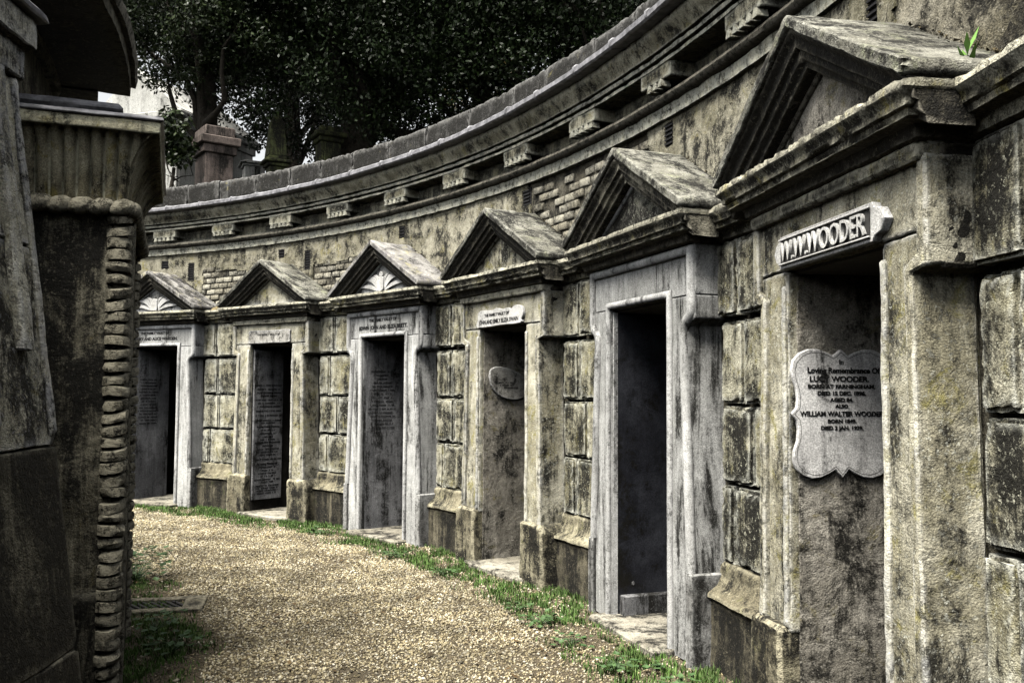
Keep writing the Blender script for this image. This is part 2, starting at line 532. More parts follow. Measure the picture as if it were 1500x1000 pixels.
def csweep(name, mat, parent, prof, ta, tb, ds=0.05, amp=0.003, chip=0.006, seed=0.0, closed=True, ang=40, wob=0.0, base=0.0):
    """profile (depth, z) carried round the ring from angle ta to tb"""
    n = max(2, int(abs(tb - ta) * R / ds))
    pr = []
    m = len(prof)
    for i in range(m):                     # split long profile edges
        a = prof[i]
        if i == m - 1 and not closed:
            pr.append(a)
            break
        b = prof[(i + 1) % m]
        k = max(1, int(math.hypot(b[0] - a[0], b[1] - a[1]) / min(0.06, ds * 1.2)))
        for j in range(k): pr.append((a[0] + (b[0] - a[0]) * j / k, a[1] + (b[1] - a[1]) * j / k))
    bm = bmesh.new()
    rows = []
    for i in range(n + 1):
        th = ta + (tb - ta) * i / n
        ww = wob * noise.noise(Vector((th * 9, seed, 0))) if wob else 0.0
        rows.append([bm.verts.new(pol(th, d + base, z + ww)) for d, z in pr])
    k = len(pr)
    for a, b in zip(rows, rows[1:]):
        for j in range(k if closed else k - 1):
            bm.faces.new((a[j], a[(j + 1) % k], b[(j + 1) % k], b[j]))
    if closed:
        bm.faces.new(rows[0][::-1])
        bm.faces.new(rows[-1])
    return fin(name, bm, mat, parent, bevel=0, seg=0, amp=amp, chip=chip, seed=seed, ang=ang)


def text_mesh(body, size, extrude=0.001, bold=0.0):
    cu = bpy.data.curves.new('t', 'FONT')
    cu.body = body
    cu.size = size
    cu.extrude = extrude
    cu.offset = bold
    cu.align_x = 'CENTER'
    cu.align_y = 'CENTER'
    cu.resolution_u = 3
    ob = bpy.data.objects.new('t', cu)
    C.objects.link(ob)
    bpy.context.view_layer.update()
    me = bpy.data.meshes.new_from_object(ob.evaluated_get(bpy.context.evaluated_depsgraph_get()))
    bpy.data.objects.remove(ob)
    me.materials.clear()
    return me


def lettering(rows, mat, parent, M, name='inscription_line'):
    """rows of (text, size, x, y, stretch) laid on the plane of matrix M, joined into one lettering part"""
    for body, size, x, y, sx, bold in rows:
        me = text_mesh(body, size, 0.0012, bold)
        for v in me.vertices: v.co = M @ Vector((v.co.x * sx + x, v.co.y + y, v.co.z))
        me.name = name
        link(name, me, mat, parent)


def worn_rows(rows, mat, parent, M, seed, name='worn_inscription'):
    """lines of letters too worn to read: small strokes"""
    rr = random.Random(seed)
    vs, fs = [], []
    for x0, x1, y, h in rows:
        x = x0
        while x < x1:
            wl = h * rr.uniform(0.35, 0.75)
            if rr.random() > 0.16:
                k = rr.choice((0, 1, 2))
                strokes = [((x, y - h / 2), (x + wl * 0.3, y + h / 2)), ((x + wl * 0.6, y - h / 2), (x + wl * 0.85, y + h / 2))]
                if k == 1: strokes.append(((x, y - h * .12), (x + wl * 0.85, y + h * .12)))
                if k == 2: strokes.append(((x, y + h * .25), (x + wl * 0.8, y + h / 2)))
                for (a, b), (c, d) in strokes:
                    o = len(vs)
                    for p in ((a, b), (c, b), (c, d), (a, d)):
                        for q in (0.0, 0.0012): vs.append(M @ Vector((p[0], p[1], q)))
                    fs.append([o + 1, o + 3, o + 5, o + 7])
                    for i in range(4):
                        j = (i + 1) % 4
                        fs.append([o + 2 * i, o + 2 * j, o + 2 * j + 1, o + 2 * i + 1])
            x += wl + h * 0.12
    me = bpy.data.meshes.new(name)
    me.from_pydata(vs, [], fs)
    o = link(name, me, mat, parent)
    o['kind'] = 'stuff'
    return o


def np_mesh(name, verts, faces, mat, parent=None, nv=4):
    me = bpy.data.meshes.new(name)
    verts = np.asarray(verts, np.float32)
    faces = np.asarray(faces, np.int32)
    me.vertices.add(len(verts))
    me.vertices.foreach_set('co', verts.ravel())
    me.loops.add(faces.size)
    me.loops.foreach_set('vertex_index', faces.ravel())
    me.polygons.add(len(faces))
    me.polygons.foreach_set('loop_start', np.arange(0, faces.size, faces.shape[1], dtype=np.int32))
    me.update(calc_edges=True)
    return link(name, me, mat, parent)


# ================================================================== THE SETTING
def ring_sheet(name, r0, r1, z, mat, ta=0.0, tb=2 * PI, n=160, m=1, zf=None):
    bm = bmesh.new()
    rows = []
    for i in range(n + 1):
        th = ta + (tb - ta) * i / n
        row = []
        for j in range(m + 1):
            r = r0 + (r1 - r0) * j / m
            p = Vector((CX + r * math.cos(th), CY + r * math.sin(th), z))
            if zf: p.z += zf(p, r, th)
            row.append(bm.verts.new(p))
        rows.append(row)
    for a, b in zip(rows, rows[1:]):
        for j in range(m): bm.faces.new((a[j], a[j + 1], b[j + 1], b[j]))
    bmesh.ops.recalc_face_normals(bm, faces=bm.faces)
    me = bpy.data.meshes.new(name)
    bm.to_mesh(me)
    bm.free()
    for p in me.polygons: p.use_smooth = True
    return link(name, me, mat)


def lump(p, a):
    return a * (noise.noise(p * 1.3) + 0.4 * noise.noise(p * 5.0))


bm = bmesh.new()
bmesh.ops.create_grid(bm, x_segments=8, y_segments=8, size=700)
me = bpy.data.meshes.new('ground')
bm.to_mesh(me)
bm.free()
g = link('ground', me, 'soil')
g.location = (0, 0, -0.06)
tag(g, kind='structure')
o = ring_sheet('gravel_path', 7.3, 11.4, -0.004, 'path_bed', -0.75, 1.7, 260, 30, lambda p, r, t: lump(p, 0.012))
tag(o, kind='structure')
# raised cemetery ground behind the parapet of the outer ring
o = ring_sheet('upper_terrace', R + 0.6, 420, 3.92, 'soil', 0, 2 * PI, 160, 12, lambda p, r, t: (0.0 if r < 14 else min(1.2, (r - 14) * .02)) + lump(p * .3, .1))
tag(o, kind='structure')

# ================================================================== OUTER RING WALL
WALL = empty('vault_wall', pol(BAY['D'], 0.4, 0))
tag(WALL, 'long curved cemetery vault wall of stained render, brick and stone behind the tomb fronts', 'wall')
WALL_INV = Matrix.Translation(-WALL.location)


def wchild(o):
    o.parent = WALL
    o.matrix_parent_inverse = WALL_INV
    return o


TA, TB = -0.62, 1.62
VENTS = [(0.1494, 3.18, 0.10, 0.22), (0.3433, 3.205, 0.10, 0.15), (0.5364, 3.19, 0.105, 0.15), (0.7342, 3.19, 0.105, 0.13), (0.8916, 3.055, 0.12, 0.24),
         (0.9368, 3.186, 0.11, 0.11), (1.0881, 3.054, 0.12, 0.24), (1.1311, 3.186, 0.12, 0.11)]
DW = 0.47           # upper wall face


def brick_mask(th, z):
    """>0 where the render has fallen off the brickwork"""
    n = 0.45 * noise.noise(Vector((th * 14, z * 2.6, 3.3))) + 0.28 * noise.noise(Vector((th * 45, z * 7.0, 8.1)))
    v = -1
    for (t0, t1, z0, z1) in ((0.365, 0.535, 2.40, 3.42), (0.945, 1.075, 2.40, 3.12), (0.785, 0.885, 2.40, 3.06), (-0.06, 0.136, 2.30, 3.6)):
        e = min((th - t0) * 10.7, (t1 - th) * 10.7, (z - z0) * 2, (z1 - z) * 1.0)
        v = max(v, e / 0.22)
    return v + n - 0.25


# render coat: a 2 cm skin of small cells, left out where it has fallen and at the vents
cell = 0.026
nth = int((TB - TA) * (R + DW) / cell)
nz = int((3.31 - 2.30) / cell)
zz = [2.30 + (3.31 - 2.30) * j / nz for j in range(nz + 1)]


def is_vent(th, z, pad=0.0):
    for (t, zc, wd, h) in VENTS:
        if abs(th - t) * (R + DW) < wd / 2 + pad and abs(z - zc) < h / 2 + pad: return True
    return False


bm = bmesh.new()
grid = {}


def gv(i, j):
    if (i, j) not in grid:
        th = TA + (TB - TA) * i / nth
        z = zz[j]
        q = Vector((th * 11, z, 0.7))
        jx = 0.010 * noise.noise(q * 31) / 11
        jz = 0.010 * noise.noise(q * 29 + Vector((5, 5, 5)))
        d = DW + 0.010 * noise.noise(q * 1.7) + 0.004 * noise.noise(q * 9) + 0.002 * noise.noise(q * 30)
        grid[(i, j)] = bm.verts.new(pol(th + jx, d, z + jz))
    return grid[(i, j)]


keep = {}
for i in range(nth):
    th = TA + (TB - TA) * (i + 0.5) / nth
    vis = -0.1 < th < 1.25
    for j in range(nz):
        z = (zz[j] + zz[j + 1]) / 2
        keep[(i, j)] = not (is_vent(th, z) or (vis and brick_mask(th, z) > 0))
faces = []
for (i, j), k in keep.items():
    if k: faces.append(bm.faces.new((gv(i, j), gv(i, j + 1), gv(i + 1, j + 1), gv(i + 1, j))))
bm.normal_update()
bd = [e for e in bm.edges if e.is_boundary]
ex = bmesh.ops.extrude_edge_only(bm, edges=bd)
for v in [x for x in ex['geom'] if isinstance(x, bmesh.types.BMVert)]:
    r = Vector((v.co.x - CX, v.co.y - CY, 0)).normalized()
    v.co += r * 0.035
me = bpy.data.meshes.new('render_coat')
bmesh.ops.recalc_face_normals(bm, faces=bm.faces)
bm.to_mesh(me)
bm.free()
for p in me.polygons: p.use_smooth = True
me.set_sharp_from_angle(angle=math.radians(45))
wchild(link('render_coat', me, 'render_coat'))

# mortar bed behind it, closed off at the vents by their dark plates
csweep('mortar_bed', 'mortar', None, [(DW + 0.022, 2.30), (DW + 0.022, 3.02), (DW + 0.022, 3.31), (DW + 0.30, 3.31), (DW + 0.30, 2.30)], TA, TB, 0.10, 0.004, 0)
wchild(bpy.data.objects['mortar_bed'])

# rough rubble core bared at the near end
wchild(csweep('rubble_core', 'rubble', None, [(DW + 0.015, 2.45), (DW + 0.012, 2.9), (DW + 0.015, 3.31), (DW + 0.2, 3.31), (DW + 0.2, 2.45)], -0.1, 0.135, 0.022, 0.024, 0, seed=77))
# single bricks where they show
bl, bh, mj = 0.150, 0.064, 0.011
brick_meshes = []
for k in range(5):
    bm = bmesh.new()
    add_box(bm, -bl / 2, bl / 2, -0.012, 0.05, -bh / 2, bh / 2)
    bmesh.ops.recalc_face_normals(bm, faces=bm.faces)
    bmesh.ops.bevel(bm, geom=bm.edges[:], offset=0.005, segments=1, affect='EDGES')
    for v in bm.verts: v.co += noise.noise_vector(v.co * 25 + Vector((k * 7.0, 0, 0))) * 0.007
    me = bpy.data.meshes.new('brick')
    bm.to_mesh(me)
    bm.free()
    me.materials.append(MATS['brick_a' if k < 3 else 'brick_b'])
    for p in me.polygons: p.use_smooth = True
    me.set_sharp_from_angle(angle=math.radians(50))
    brick_meshes.append(me)
nb = 0
row = 0
z = 2.47
while z < 3.28:
    th = 0.2 + (0.5 * (bl + mj) / 11.1 if row % 2 else 0)
    while th < 1.12:
        hits = sum(brick_mask(th + a * bl / 2 / 11.1, z + b * bh / 2) > -0.05 for a in (-1, 0, 1) for b in (-1, 1))
        if hits >= 1 and not is_vent(th, z, 0.09) and random.random() > 0.10:
            rough_zone = th < 0.15
            o = link('brick', random.choice(brick_meshes), None)
            o.location = pol(th + random.uniform(-.0003, .0003), DW + 0.018 + random.uniform(-.007, .009) + (random.uniform(-.014, .014) if rough_zone else 0), z + random.uniform(-.003, .003))
            o.rotation_euler = (random.uniform(-.04, .04), random.uniform(-.02, .02), th - PI / 2 + random.uniform(-.02, .02))
            o.scale = (random.uniform(.85, 1.0), 1, random.uniform(.93, 1.02))
            wchild(o)
            nb += 1
        th += (bl + mj) / 11.1
    row += 1
    z += bh + mj
print('bricks', nb)

# iron vents set in the wall
for (t, zc, wd, h) in VENTS:
    r = empty('air_vent', pol(t, DW, zc), t - PI / 2)
    bmv = bmesh.new()
    add_box(bmv, -wd / 2 - .012, wd / 2 + .012, 0.020, 0.028, -h / 2 - .012, h / 2 + .012)  # dark plate stands in for the shaded hollow behind the bars
    fr = fin('air_vent', bmv, 'iron', None, bevel=0, seg=0, amp=0)
    fr.matrix_world = Matrix.Translation(pol(t, DW - 0.006, zc)) @ Matrix.Rotation(t - PI / 2, 4, 'Z')
    bpy.data.objects.remove(r)
    nbar = max(3, int(h / 0.028))
    base = fr
    for i in range(nbar):
        bb = bmesh.new()
        zb = -h / 2 + h * (i + 0.5) / nbar
        add_box(bb, -wd / 2, wd / 2, 0.004, 0.020, zb - 0.005, zb + 0.005)
        s = fin('vent_bar', bb, 'iron', base, bevel=0, seg=0, amp=0)
    mw = fr.matrix_world.copy()
    fr.parent = WALL
    fr.matrix_parent_inverse = WALL_INV
    fr.matrix_basis = mw

# architrave band, torus, frieze, mutules, cornice, lead, parapet
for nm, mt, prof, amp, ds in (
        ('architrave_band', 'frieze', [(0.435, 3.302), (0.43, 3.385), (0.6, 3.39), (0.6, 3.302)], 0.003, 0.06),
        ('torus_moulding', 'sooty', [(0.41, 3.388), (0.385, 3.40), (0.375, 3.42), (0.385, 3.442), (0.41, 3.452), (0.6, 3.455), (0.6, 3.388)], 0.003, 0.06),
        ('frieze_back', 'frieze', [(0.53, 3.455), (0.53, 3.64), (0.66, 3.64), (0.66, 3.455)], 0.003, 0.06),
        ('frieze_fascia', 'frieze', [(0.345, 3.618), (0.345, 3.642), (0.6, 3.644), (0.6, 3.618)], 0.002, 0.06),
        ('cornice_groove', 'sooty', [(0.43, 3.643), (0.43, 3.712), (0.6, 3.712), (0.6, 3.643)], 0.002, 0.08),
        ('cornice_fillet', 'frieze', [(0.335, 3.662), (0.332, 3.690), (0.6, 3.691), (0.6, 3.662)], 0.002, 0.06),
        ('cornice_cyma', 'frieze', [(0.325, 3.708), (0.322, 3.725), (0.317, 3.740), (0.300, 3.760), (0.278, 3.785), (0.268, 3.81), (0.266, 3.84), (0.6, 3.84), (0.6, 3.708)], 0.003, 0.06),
        ('lead_capping', 'lead', [(0.180, 3.838), (0.166, 3.85), (0.166, 3.884), (0.185, 3.898), (0.46, 3.93), (0.46, 3.842), (0.2, 3.838)], 0.0045, 0.045)):
    csweep(nm, mt, None, prof, TA, TB, ds, amp, 0.008 if nm != 'lead_capping' else 0.0, seed=len(nm), wob=0.006 if nm in ('lead_capping', 'parapet') else 0)
    wchild(bpy.data.objects[nm])
# parapet of separate rough stones
th_p = TA
kp = 0
while th_p < TB:
    lp = random.uniform(0.55, 0.85) / 11.1
    dz_, dd_ = random.uniform(-.010, .012), random.uniform(-.008, .008)
    vis_ = -0.05 < th_p < 1.25
    o = csweep('parapet_stone', 'parapet', None, [(0.455 + dd_, 3.90), (0.450 + dd_, 4.00), (0.455 + dd_, 4.205 + dz_), (0.475 + dd_, 4.232 + dz_), (0.70, 4.235 + dz_), (0.72, 3.90)], th_p, min(TB, th_p + lp - 0.0009), 0.03 if vis_ else 0.1, 0.007, 0.018, seed=kp * 1.7)
    wchild(o)
    th_p += lp
    kp += 1
# lead welts
for k in range(26):
    th = -0.1 + k * 0.0523 + random.uniform(-.006, .006)
    bm = bmesh.new()
    add_xprism(bm, [(0.012, -0.016), (-0.008, 0.0), (-0.009, 0.045), (0.015, 0.066), (0.28, 0.1), (0.28, 0.02)], -0.014, 0.014)
    o = fin('lead_welt', bm, 'lead', None, bevel=0.006, seg=0.05, amp=0.002, chip=0)
    o.matrix_basis = Matrix.Translation(pol(th, 0.166, 3.845)) @ Matrix.Rotation(th - PI / 2 + random.uniform(-.15, .15), 4, 'Z')
    wchild(o)
# mutule blocks with guttae
mut = []
for k in range(3):
    bm = bmesh.new()
    add_box(bm, -0.20, 0.20, 0, 0.2, 0.028, 0.135)
    o = fin('mutule_block', bm, 'frieze', None, bevel=0.006, seg=0.035, amp=0.0035, chip=0.012, seed=k * 3 + 1)
    mut.append(o.data)
    bpy.data.objects.remove(o)
bm = bmesh.new()
add_prism(bm, [(-0.012, 0.032), (-0.029, -0.018), (0.029, -0.018), (0.012, 0.032)], -0.012, 0.06)
gm = fin('gutta', bm, 'frieze', None, bevel=0.003, seg=0, amp=0)
gut = gm.data
bpy.data.objects.remove(gm)
for k in range(-3, 13):
    th = 0.1445 + k * DTH / 2
    o = link('mutule_block', mut[k % 3], 'frieze')
    o.matrix_basis = Matrix.Translation(pol(th, 0.352, 3.495)) @ Matrix.Rotation(th - PI / 2, 4, 'Z')
    wchild(o)
    for j in range(5):
        if random.random() < 0.06: continue
        q = link('gutta', gut, 'frieze', o)
        q.location = (-0.15 + j * 0.075, 0.004, -0.001)

# lower wall between the tomb fronts: recessed wall, rusticated blocks, sill caps, plinths
ENT = [(0, 2.335), (0.02, 2.340), (0.03, 2.38), (0.085, 2.388), (0.088, 2.412), (0.105, 2.418), (0.108, 2.445), (0.13, 2.470), (0.13, 2.497), (0, 2.505)]
thetas = [BAY[n] for n in 'FEDCBA']
gaps = [(thetas[0] - DTH, thetas[0])] + [(thetas[i], thetas[i + 1]) for i in range(5)] + [(thetas[5], thetas[5] + DTH)]
for gi, (ta, tb) in enumerate(gaps):
    a = ta + 0.60 / 11.0
    b = tb - 0.60 / 11.0
    if gi == 0: a = TA
    if gi == 6: b = TB
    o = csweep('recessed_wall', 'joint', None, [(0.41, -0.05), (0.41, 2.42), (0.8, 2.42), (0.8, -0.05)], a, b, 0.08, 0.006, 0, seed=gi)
    wchild(o)
    # cornice carried on between the pediments
    a2, b2 = ta + 0.70 / 10.9, tb - 0.70 / 10.9
    if gi == 0: a2 = TA
    if gi == 6: b2 = TB
    o = csweep('link_cornice', 'sill', None, [(0.34 - q[0], q[1] + .005) for q in ENT] + [(0.6, 2.51), (0.6, 2.34)], a2, b2, 0.045, 0.004, 0.010, seed=gi + .5)
    wchild(o)
    # leaf litter and dirt lying on the ledge
    o = csweep('ledge_litter', 'litter', None, [(0.30, 2.508), (0.36, 2.545), (0.44, 2.575), (0.52, 2.60), (0.52, 2.508)], a2, b2, 0.03, 0.018, 0, seed=gi + 9)
    wchild(o)
    lo, hi = ta + 0.685 / 11.03, tb - 0.685 / 11.03
    if gi == 0: lo = hi - 0.78 / 11.03
    if gi == 6: hi = lo + 0.78 / 11.03
    wd = (hi - lo) * 11.03
    tm = (lo + hi) / 2
    M = lambda d, z: Matrix.Translation(pol(tm, d, z)) @ Matrix.Rotation(tm - PI / 2, 4, 'Z')
    # courses (z0, z1, joint position from the left, face depth)
    for ci, (z0, z1, jf, dd) in enumerate(((0.565, 0.988, 0.26, 0.352), (1.006, 1.424, 0.42, 0.357), (1.442, 1.89, 0.30, 0.352), (1.922, 2.335, 0.36, 0.325))):
        jf += random.uniform(-.05, .05)
        if gi == 1 and ci == 3: jf = .30
        xs = [(-wd / 2, -wd / 2 + wd * jf - 0.012), (-wd / 2 + wd * jf + 0.012, wd / 2)]
        if ci == 0 and gi % 2 == 1: xs = [(-wd / 2, -wd / 2 + wd * .16), (-wd / 2 + wd * .2, wd / 2)]
        for (x0, x1) in xs:
            bm = bmesh.new()
            dj = random.uniform(-.006, .006)
            add_box(bm, x0, x1, dj, 0.08, 0, z1 - z0)
            bmesh.ops.recalc_face_normals(bm, faces=bm.faces)
            fr = [e for e in bm.edges if all(v.co.y < 0.02 for v in e.verts)]
            bmesh.ops.bevel(bm, geom=fr, offset=0.015, segments=2, affect='EDGES')
            far = gi >= 4
            o = fin('quoin_block', bm, 'quoin', None, bevel=0, seg=0.05 if far else 0.03, amp=0.005, chip=0.014, seed=gi * 11 + ci * 3.3 + x0)
            o.matrix_basis = M(dd, z0)
            wchild(o)
    # sloping sill cap above the plinth
    bm = bmesh.new()
    pts = [(0.10, 0.19), (0.055, 0.185), (0.045, 0.165), (0.035, 0.11), (0.005, 0.06), (-0.045, 0.03), (-0.055, 0.022), (-0.055, 0.0), (0.10, 0.0)]
    add_xprism(bm, pts, -wd / 2 - 0.01, wd / 2 + 0.01)
    o = fin('sill_cap', bm, 'foot', None, bevel=0.004, seg=0.03, amp=0.006, chip=0.014, seed=gi * 5 + 2)
    o.matrix_basis = M(0.31, 0.375)
    wchild(o)
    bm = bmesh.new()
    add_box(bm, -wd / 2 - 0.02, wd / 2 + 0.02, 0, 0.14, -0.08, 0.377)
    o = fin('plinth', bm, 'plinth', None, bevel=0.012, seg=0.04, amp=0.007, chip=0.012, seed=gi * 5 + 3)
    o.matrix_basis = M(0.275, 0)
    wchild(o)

# ================================================================== TOMB FRONTS
GROUP = 'tomb fronts along the curved wall'
LABEL = {
    'A': 'grey-white stone tomb front with carved leaf gable, farthest along the wall',
    'B': 'yellowed rendered tomb front with a tall inscribed tablet in its narrow doorway, second farthest',
    'C': 'grey-white tomb front with shield carving in its gable and two-line black inscription over the door',
    'D': 'crumbling rendered tomb front with a chipped white name tablet and broken oval plaque',
    'E': 'smooth grey granite tomb front with plain lintel and black doorway',
    'F': 'nearest tomb front, cream rendered, with raised white lettering and scalloped memorial plaque',
}


def tomb(n):
    th = BAY[n]
    sd = 'ABCDEF'.index(n) * 7.3 + 1
    near = n in 'DEF'
    sg = {'F': 0.022, 'E': 0.028, 'D': 0.035}.get(n, 0.05)
    p0 = pol(th, 0, 0)
    T = empty('tomb_front', p0, th - PI / 2)
    tag(T, LABEL[n], 'tomb', GROUP)
    gran = n in 'ACE'
    K = dict(seg=sg, seed=sd)
    sm = ('granite' if n == 'E' else 'granite_white') if gran else 'stucco'
    OW = 0.39
    # ---- inside
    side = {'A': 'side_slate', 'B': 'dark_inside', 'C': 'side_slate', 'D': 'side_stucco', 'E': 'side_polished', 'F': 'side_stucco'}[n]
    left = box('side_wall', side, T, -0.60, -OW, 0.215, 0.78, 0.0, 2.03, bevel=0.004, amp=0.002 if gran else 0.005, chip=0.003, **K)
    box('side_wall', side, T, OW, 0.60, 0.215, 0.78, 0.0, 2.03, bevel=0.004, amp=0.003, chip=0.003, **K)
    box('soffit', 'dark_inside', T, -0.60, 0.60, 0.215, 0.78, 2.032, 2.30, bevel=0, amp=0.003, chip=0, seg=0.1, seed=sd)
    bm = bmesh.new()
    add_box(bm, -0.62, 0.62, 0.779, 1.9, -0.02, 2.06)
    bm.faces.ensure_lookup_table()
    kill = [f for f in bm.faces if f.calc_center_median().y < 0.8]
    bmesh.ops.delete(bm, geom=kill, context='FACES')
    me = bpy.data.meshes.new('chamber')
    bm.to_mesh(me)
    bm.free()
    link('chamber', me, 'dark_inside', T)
    d = box('vault_door', 'iron', T, -0.5, 0.5, 1.45, 1.50, 0.0, 1.95, bevel=0.005, amp=0, seg=0)
    box('door_rail', 'iron', d, -0.5, 0.5, 1.44, 1.452, 0.9, 0.98, bevel=0.003, amp=0, seg=0)
    box('threshold', 'threshold', T, -0.46, 0.46, 0.06 if not gran else 0.03, 1.3, -0.05, 0.035, bevel=0.012, amp=0.004, chip=0.01, **K)
    # ---- jambs, lintel
    if gran:
        for s in (-1, 1):
            pts = [(s * 0.40, 0), (s * 0.685, 0), (s * 0.675, 0.45), (s * 0.612, 1.875), (s * 0.70, 1.915), (s * 0.70, 2.045), (s * 0.40, 2.045)]
            bm = bmesh.new()
            add_prism(bm, pts, 0.17, 0.43)
            fin('jamb', bm, sm, T, bevel=0.005, amp=0.002, chip=0.004, **K)
            # side drop behind the ear
            box('ear_return', 'granite_dark', T, *sorted((s * 0.55, s * 0.69)), 0.20, 0.44, 1.92, 2.335, bevel=0.01, amp=0.003, chip=0.006, **K)
        lint = box('lintel', sm, T, -0.70, 0.70, 0.17, 0.43, 2.05, 2.335, bevel=0.004, amp=0.0015, chip=0.004, **K)
        for s in (-1, 1):
            tube('outer_moulding', sm, T, [(s * 0.655, 0.50), (s * 0.583, 1.83), (s * 0.590, 1.87), (s * 0.615, 1.905), (s * 0.65, 1.925), (s * 0.668, 1.96), (s * 0.668, 2.30), (0, 2.30)], 0.030, 10, 0.168, 1.0, seed=sd)
            box('jamb_base', 'granite_base', T, *sorted((s * 0.632, s * 0.70)), 0.140, 0.45, -0.03, 0.50, bevel=0.008, amp=0.003, chip=0.006, **K)
            tube('inner_moulding', sm, T, [(s * 0.422, 0.0), (s * 0.422, 2.072), (0, 2.072)], 0.024, 8, 0.166, 0.9, seed=sd)
            box('inner_fillet', 'granite_dark' if n != 'E' else sm, T, *sorted((s * OW, s * 0.400)), 0.185, 0.22, 0.0, 2.03, bevel=0.002, amp=0, seg=0)
    else:
        for s in (-1, 1):
            pts = [(s * 0.395, 0.45), (s * 0.645, 0.45), (s * 0.600, 1.90), (s * 0.70, 1.925), (s * 0.70, 2.04), (s * 0.395, 2.04)]
            bm = bmesh.new()
            add_prism(bm, pts, 0.17, 0.43)
            fin('jamb', bm, sm, T, bevel=0.008, amp=0.006, chip=0.016, **K)
            pts = [(s * 0.612, 0.46), (s * 0.668, 0.46), (s * 0.622, 1.905), (s * 0.712, 1.925), (s * 0.712, 2.29), (s * 0.660, 2.29), (s * 0.652, 1.97), (s * 0.575, 1.93)]
            bm = bmesh.new()
            add_prism(bm, pts, 0.142, 0.38)
            fin('outer_fillet', bm, sm, T, bevel=0.008, amp=0.005, chip=0.016, seg=sg, seed=sd + s)
            pts = [(s * 0.400, 0.46), (s * 0.435, 0.46), (s * 0.430, 1.98), (s * 0.400, 1.98)]
            bm = bmesh.new()
            add_prism(bm, pts, 0.155, 0.25)
            fin('inner_fillet', bm, sm, T, bevel=0.008, amp=0.005, chip=0.018, seg=sg, seed=sd + 2 * s)
            bm = bmesh.new()
            add_prism(bm, [(s * 0.398, -0.05), (s * 0.735, -0.05), (s * 0.725, 0.42), (s * 0.69, 0.475), (s * 0.398, 0.475)], 0.118, 0.42)
            fin('foot_block', bm, 'foot', T, bevel=0.018, amp=0.010, chip=0.028, seg=sg, seed=sd + 4 * s)
            pts = [(s * 0.55, 1.918), (s * 0.708, 1.918), (s * 0.708, 2.335), (s * 0.55, 2.335)]
            bm = bmesh.new()
            add_prism(bm, pts, 0.20, 0.44)
            fin('ear_return', bm, 'sooty', T, bevel=0.012, amp=0.005, chip=0.012, **K)
        box('lintel', sm, T, -0.70, 0.70, 0.165, 0.43, 2.045, 2.335, bevel=0.006, amp=0.006, chip=0.016, **K)
        box('lintel_fillet', 'sill', T, -0.70, 0.70, 0.125, 0.30, 2.275, 2.334, bevel=0.010, amp=0.005, chip=0.016, **K)
    # ---- entablature and pediment
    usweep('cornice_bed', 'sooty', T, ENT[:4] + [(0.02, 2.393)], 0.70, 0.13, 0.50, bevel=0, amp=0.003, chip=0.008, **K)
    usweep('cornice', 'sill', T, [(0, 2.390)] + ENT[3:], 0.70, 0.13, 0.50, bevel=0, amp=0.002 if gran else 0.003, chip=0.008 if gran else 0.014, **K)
    ZA, ZC, HW = 3.03, 2.555, 0.825
    sl_ = (ZA - ZC) / HW
    tym = 'granite' if n in 'AC' else ('roof_stone' if n == 'E' else 'side_stucco' if n == 'F' else 'stucco')
    bm = bmesh.new()
    add_prism(bm, [(-0.78, 2.50), (0.78, 2.50), (0.78, ZA - sl_ * 0.78 - 0.045), (0, ZA - 0.045), (-0.78, ZA - sl_ * 0.78 - 0.045)], 0.155, 0.52)
    tymo = fin('tympanum', bm, tym, T, bevel=0, amp=0.004, chip=0, **K)
    prof = [(0.045, 0.25), (0.045, 0.012), (0.062, 0.010), (0.078, 0.030), (0.088, 0.036), (0.125, 0.036), (0.130, 0.058), (0.165, 0.060), (0.178, 0.082), (0.205, 0.086), (0.205, 0.25)]
    for s in (-1, 1):
        bm = bmesh.new()
        A = [bm.verts.new((0, d, ZA - v)) for v, d in prof]
        B = [bm.verts.new((s * HW, d, ZC - v)) for v, d in prof]
        m = len(prof)
        for i in range(m):
            j = (i + 1) % m
            bm.faces.new((A[i], A[j], B[j], B[i]))
        bm.faces.new(A)
        bm.faces.new(B[::-1])
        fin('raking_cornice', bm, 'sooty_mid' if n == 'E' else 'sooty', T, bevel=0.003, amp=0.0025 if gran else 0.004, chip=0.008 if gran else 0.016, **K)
        # roof slab
        bm = bmesh.new()
        e = HW + 0.012
        ze = ZA - sl_ * e
        pts = [(0, ZA + 0.006), (s * e, ze + 0.006), (s * (e + .004), ze - 0.03), (s * (e - .01), ze - 0.046), (0, ZA - 0.046)]
        add_prism(bm, pts, -0.012, 0.53)
        fin('roof_slab', bm, 'roof_purple' if n in 'AC' else 'roof_stone', T, bevel=0.006, amp=0.004 if gran else 0.007, chip=0.008 if gran else 0.014, **K)
        # debris caught where the roof meets the wall
        bm = bmesh.new()
        nn = 26
        rr = random.Random(sd + s)
        for i in range(150 if near else 60):
            x = rr.uniform(0.1, 0.84)
            y = 0.50 - abs(rr.gauss(0, 0.035))
            c = Vector((s * x, y, ZA - sl_ * x + 0.008 + rr.uniform(0, .018)))
            a = rr.uniform(0.006, 0.016)
            vs = [bm.verts.new(c + Vector((rr.uniform(-a, a), rr.uniform(-a, a), rr.uniform(-a, a) * .6))) for _ in range(4)]
            for f in ((0, 1, 2), (0, 2, 3), (0, 3, 1), (1, 3, 2)): bm.faces.new([vs[q] for q in f])
        o = fin('leaf_litter', bm, 'litter', T, bevel=0, seg=0, amp=0)
        o['kind'] = 'stuff'
    # inner border of the tympanum on the left rake
    tri = lambda g: [(-0.60 + g * 1.9, 2.51 + g), (0, 2.856 - g * 1.1), (0.60 - g * 1.9, 2.51 + g)]
